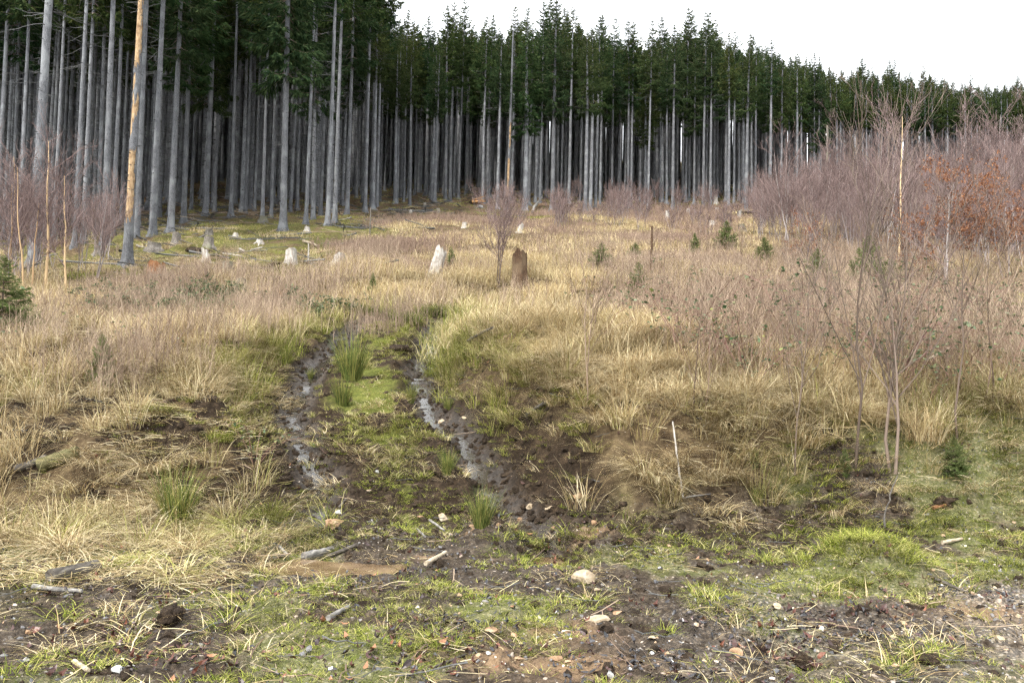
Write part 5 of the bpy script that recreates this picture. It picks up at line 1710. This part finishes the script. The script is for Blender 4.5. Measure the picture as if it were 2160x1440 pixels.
rock("boulder", 1012, 438, 16, "grey boulder beside the orange root plate", "grey_stone", .7, .7, 0, .3, 2, .2, "boulder")
rock("boulder", 1262, 454, 9, "small pale boulder right of the flat boulder", "pale_stone", .6, .7, 0, .3, 2, .2, "boulder")

m_ = NT("moss")
m_.principled(m_.ramp(m_.noise(m_.pos(), 25, 4), [(.3, (.10, .11, .01)), (.55, (.26, .26, .02)), (.75, (.40, .38, .06))]), .95, m_.bump(m_.noise(m_.pos(), 60, 3), 1, .02), .05)
bo = [o for o in bpy.data.objects if o.name == "boulder"][0]
bo.data.materials.clear(); bo.data.materials.append(MATS["moss"])

CL = [(352, 1322, 96, .75, "big crumbly brown earth clod with grass around it"), (520, 1095, 96, .55, "dark overhanging clod of mud at the left bank foot"), (838, 742, 46, .5, "dark clod of mud high on the strip between ruts"), (872, 1008, 44, .5, "mud clod on the lower strip between the ruts"), (1632, 1100, 62, .45, "dark clod on the green verge left of the hummock"), (1815, 1078, 84, .4, "long low clod at the top of the green verge"), (1990, 1070, 70, .45, "clod in the grass right of the saplings"), (2000, 1120, 60, .4, "clod below the one right of the saplings"),
      (600, 1020, 50, .4, "clod beside the left rut's lower stretch"), (700, 960, 44, .4, "clod on the inner edge of the left rut"), (1060, 900, 44, .4, "clod on the outer edge of the right rut"), (930, 1000, 40, .4, "clod just left of the right rut"), (760, 880, 36, .4, "clod left of the strip's tall rush"), (1485, 1200, 40, .4, "small dark clod on the trodden verge grass"), (130, 1085, 60, .4, "dark soil clod at the far left bank foot"), (1740, 1130, 50, .4, "clod behind the grassy hummock"), (1900, 1130, 56, .4, "clod to the right of the grassy hummock"),
      (1700, 1400, 90, .35, "broad gravelly clod at the lower right"), (1960, 1400, 80, .4, "rooty clod near the bottom right corner")]
for (px, row, w, fl, lab) in CL:
    rock("mud_clod", px, row, w, lab, "earth", fl, .75, px * .3, .38, 4, .55, "clod", "clods of earth")
for o in [o for o in bpy.data.objects if o.name.startswith("mud_clod")]:
    me = o.data; V = np.zeros(len(me.vertices) * 3, np.float32); me.vertices.foreach_get("co", V); V = V.reshape(-1, 3)
    s = np.abs(V).max(); q = V / s
    nn = (fbm(q[:, 0] * 4 + q[:, 2] * 3 + 9, q[:, 1] * 4 - q[:, 2] * 2, 7, 3) - .5) * .5 + (vnoise(q[:, 0] * 17 + q[:, 2] * 11, q[:, 1] * 17 + 4, 8) - .5) * .22
    V = V * (1 + nn)[:, None]; me.vertices.foreach_set("co", V.astype(np.float32).ravel()); me.update()

# ---------------------------------------------------------------- logs, sticks, bark
def log(name, pix, r_px, lab, mat, cat="log", lift=0.6, sides=9, taper=.75, crook=.02, group=None, flatten=1.0, ends=None):
    P = drop([p[0] for p in pix], [p[1] for p in pix])
    k = 12
    t = np.linspace(0, 1, k); tk_ = np.linspace(0, 1, len(P))
    L = np.stack([np.interp(t, tk_, P[:, q]) for q in range(3)], -1)
    r = r_px / FPX * P[:, 1].mean()
    seed = int(pix[0][0] * 11 + pix[0][1]); np.random.seed(seed)
    if len(pix) == 2:
        L[:, 2] = np.linspace(height(L[:1, 0], L[:1, 1])[0], height(L[-1:, 0], L[-1:, 1])[0], k)
        gap = (height(L[:, 0], L[:, 1]) - L[:, 2]).max(); L[:, 2] += max(gap * .6, 0)
    L[:, 2] += r * lift
    if ends: L[:, 2] += np.linspace(ends[0], ends[1], k)
    ln = np.linalg.norm(L[-1] - L[0])
    L += np.cumsum(np.random.normal(0, 1, L.shape), 0) * np.array([1, 1, .4]) * crook * ln * .25
    o0 = L[0].copy()
    mb = MB()
    R = r * np.linspace(1, taper, k) * (1 + np.random.normal(0, .06, k))
    add_tubes(mb, (L - o0)[None], R[None], sides, cap=True)
    o = obj(name, mb.mesh(name, True), mat); o.location = o0
    return tag(o, lab, cat, group)


log("fallen_log", [(1022, 424), (1108, 411)], 4, "long pale fallen trunk lying behind the orange root plate", "grey_log", lift=1.2)
log("fallen_log", [(1122, 450), (1150, 432)], 3.0, "grey fallen log leaning uphill before the forest edge", "grey_log", ends=(0, .5))
log("fallen_log", [(530, 529), (552, 523)], 2.2, "short bleached stick log in the mossy clearing", "silver_wood")
log("fallen_log", [(505, 527), (516, 532)], 3, "short thick bleached log piece left of the bleached stick", "silver_wood")
log("fallen_log", [(468, 537), (510, 543)], 2.0, "thin bleached branch beside the rooted stump", "silver_wood")
log("fallen_log", [(288, 523), (318, 531)], 2.4, "grey log left of the broad low stump", "grey_log")
log("fallen_log", [(1480, 428), (1512, 420)], 1.8, "thin log below the upturned pale root", "grey_log", ends=(0, .4))
log("fallen_log", [(640, 510), (672, 520)], 3, "tan weathered log in the grass right of the lone edge spruce", "cut_wood")
log("fallen_log", [(700, 470), (742, 462)], 1.8, "thin grey log at the forest edge above the clearing", "grey_log")
log("fallen_log", [(820, 445), (900, 449)], 2.0, "long branch in the brash below the dark forest", "grey_log")
log("fallen_log", [(30, 995), (60, 985), (100, 968)], 9, "dark end of the mossy log in the left bank grass", "dark_log", crook=.01)
log("mossy_log", [(85, 992), (165, 962)], 17, "olive mossy slab of rotten log on the left bank", "moss_log", lift=.5, taper=.8, crook=.0)
log("charred_log", [(105, 1226), (200, 1208)], 15, "short blackened log lying in red leaves", "dark_log", lift=.7, taper=1.1, crook=.01)
log("wet_log", [(640, 1180), (700, 1162)], 8, "gnarled wet grey log half across the puddle", "grey_log", lift=.8, crook=.03)
log("wet_log", [(636, 1187), (690, 1176)], 5, "split brown log lying in front of the gnarled one", "dark_log", lift=.9)
log("stick", [(690, 1182), (754, 1155)], 5.5, "smooth dark stick slanting out of the puddle", "dark_log", "stick", .9, crook=.005)
log("stick", [(560, 1190), (612, 1175)], 3.5, "wet stick lying left of the puddle", "dark_log", "stick", .9)
log("stick", [(585, 1152), (606, 1174)], 3.5, "short stick pointing down to the puddle", "grey_log", "stick", .9)
log("wood_chip", [(898, 1198), (942, 1180)], 5, "thin brown wood slab on the verge right of the puddle", "cut_wood", "wood", 1.3, taper=.7, ends=(0, .03))
log("stick", [(692, 1310), (736, 1285)], 5.5, "thick grey stick on the lower verge", "grey_log", "stick", .8, crook=.01)
log("stick", [(855, 1432), (930, 1405), (985, 1380)], 3.4, "long dark stick near the bottom edge", "dark_log", "stick", .9)
log("stick", [(985, 745), (1035, 738)], 3.4, "broken dark branch on the bank beside the right rut", "dark_log", "stick", 1.5, ends=(.15, .3))
log("stick", [(1112, 880), (1150, 862)], 5, "black stub of wood poking from the right bank moss", "dark_log", "stick", 1.0, ends=(.0, .05))
log("stick", [(1440, 1052), (1418, 940)], 2.4, "thin white stripped stick leaning on the flattened grass", "silver_wood", "stick", 1.0, crook=.004, ends=(0, .25))
log("stick", [(1440, 1053), (1498, 1043)], 1.8, "grey twig lying at the foot of the white stick", "grey_log", "stick", 1.0)
log("stick", [(1970, 1222), (2040, 1252)], 4, "dark stick lying between wet leaves and gravel", "dark_log", "stick", .9)
log("wood_chip", [(1988, 1148), (2028, 1140)], 4.5, "pale bark chip lying on the muddy verge", "cut_wood", "wood", .9, taper=.6)
log("wood_chip", [(1968, 1077), (1995, 1070)], 4.5, "brown bark chip near the saplings' feet", "rust_wood", "wood", .9, taper=.6)
log("stick", [(1950, 815), (2005, 797)], 3.5, "pale dead branch caught in the stems behind the saplings", "cut_wood", "stick", 1.0, ends=(.3, .4))
log("stick", [(70, 1242), (170, 1252)], 5.5, "bent grey root lying in the red leaves", "grey_log", "stick", .9, crook=.03)
log("stick", [(155, 1404), (186, 1424)], 6, "short tan stick piece near the lower left corner", "cut_wood", "stick", .9)
log("stick", [(906, 1100), (936, 1122)], 2.8, "grey stick below the pale oblong stone", "grey_log", "stick", .9)
log("stick", [(880, 1122), (897, 1140)], 2.6, "short grey stick left of the strip's lower end", "grey_log", "stick", .9)
log("stick", [(715, 1074), (730, 1055)], 3, "little dark stick beside the whitish flat stone", "dark_log", "stick", .9)
log("stick", [(1868, 1290), (1890, 1318)], 2.4, "pinkish twig across the red leaf drift", "heath", "stick", .9)
log("stick", [(1865, 1192), (1895, 1140)], 1.8, "thin dark twig sticking out of the grassy hummock", "dark_log", "stick", 1.0, ends=(.2, .5))

# uprooted plate with torn orange wood, and root mounds
x, y, z = drop(1003, 432)[0]
o = empty("root_plate", (x, y, z))
mb = MB(); rock_mesh(mb, (.75, .45, .55), 912, .6, 3); q = obj("soil_plate", mb.mesh("soil_plate"), "earth", o); q.location = (0, .3, .35)
mb = MB()
P = []; R = []
rs = np.random.RandomState(12)
for k in range(9):
    a = rs.uniform(-.5, 1.0); t = np.linspace(0, 1, 5)
    P.append(np.stack([-.3 + t * rs.uniform(.5, 1.3), -.25 + rs.normal(0, .12) + 0 * t, .35 + t * a * .5 + rs.normal(0, .1)], -1)); R.append(np.linspace(.12, .03, 5))
for i in range(9):
    m1 = MB(); add_tubes(m1, P[i][None], R[i][None], 6, cap=True); obj("splinter", m1.mesh("splinter", True), "orange_wood", o)
tag(o, "uprooted root plate with torn orange wood at the forest edge", "root plate")
for (px, row, w, lab) in ((412, 533, 66, "dark mound of roots and soil behind the rooted stump"), (588, 566, 60, "dark root mound under the bleached white stump"), (1575, 450, 44, "dark root mound below the far forest edge"), (870, 445, 50, "brash-covered root mound at the dark forest edge")):
    rock("root_mound", px, row, w, lab, "earth", .33, .7, .3, .3, 4, .5, "mound")

# ---------------------------------------------------------------- rush tussocks
def rush(seed, n, hr, spread, lean):
    np.random.seed(seed); mb = MB()
    r = spread * np.sqrt(np.random.rand(n)); a = np.random.rand(n) * 6.283
    base = np.stack([r * np.cos(a), r * np.sin(a), np.full(n, -.02)], -1)
    add_blades(mb, base, a + np.random.normal(0, .6, n), np.random.uniform(*hr, n), np.random.uniform(.02, lean, n), np.random.uniform(0, .18, n), np.random.uniform(.006, .011, n), 5)
    me = mb.mesh("rush_tussock"); me.materials.append(MATS["rush"])
    return me


RU = [rush(700 + q, 300, (.45, 1.0), .12, .42) for q in range(4)]
RK = [(742, 800, 120, "tall green rush tussock on the strip beside the left rut"), (722, 855, 80, "thin dark rush clump below the tall rush tussock"), (1016, 1112, 100, "arching green rush tussock at the end of the strip"), (944, 1000, 66, "narrow dark rush clump beside the right rut"), (866, 850, 48, "small rush clump left of the right rut"), (601, 768, 42, "little rush clump on the left bank edge"),
      (372, 1110, 150, "tall yellowed rush clump on the left bank"), (1598, 1062, 50, "small rush clump at the foot of the right bank"), (945, 865, 40, "low rush clump on the wet edge of the right rut"), (655, 800, 30, "tiny rush clump beside the left rut's bend"), (1085, 795, 34, "rush clump in the bank grass right of the ruts")]
for k, (px, row, hpx, lab) in enumerate(RK):
    x, y, z = drop(px, row)[0]; s = hpx / FPX * y
    o = obj("rush_tussock", RU[k % 4]); o.location = (x, y, z); o.scale = (s * 1.25, s * 1.25, s * 1.1); o.rotation_euler = (0, 0, k * 1.1)
    tag(o, lab, "rush", "rush tussocks")
for k in range(16):
    px = 745 + k * 15.5 + (k * 37 % 11); row = 668 - abs(k - 8) * 1.2 + (k * 53 % 17)
    x, y, z = drop(px, row)[0]; s = (28 + (k * 29 % 14)) / FPX * y
    o = obj("rush_tussock", RU[k % 4]); o.location = (x, y, z); o.scale = (s * 1.7, s * 1.7, s); o.rotation_euler = (0, 0, k * 1.7)
    tag(o, "low dark green rush in the row across the top of the ruts", "rush", "row of rushes above the ruts")
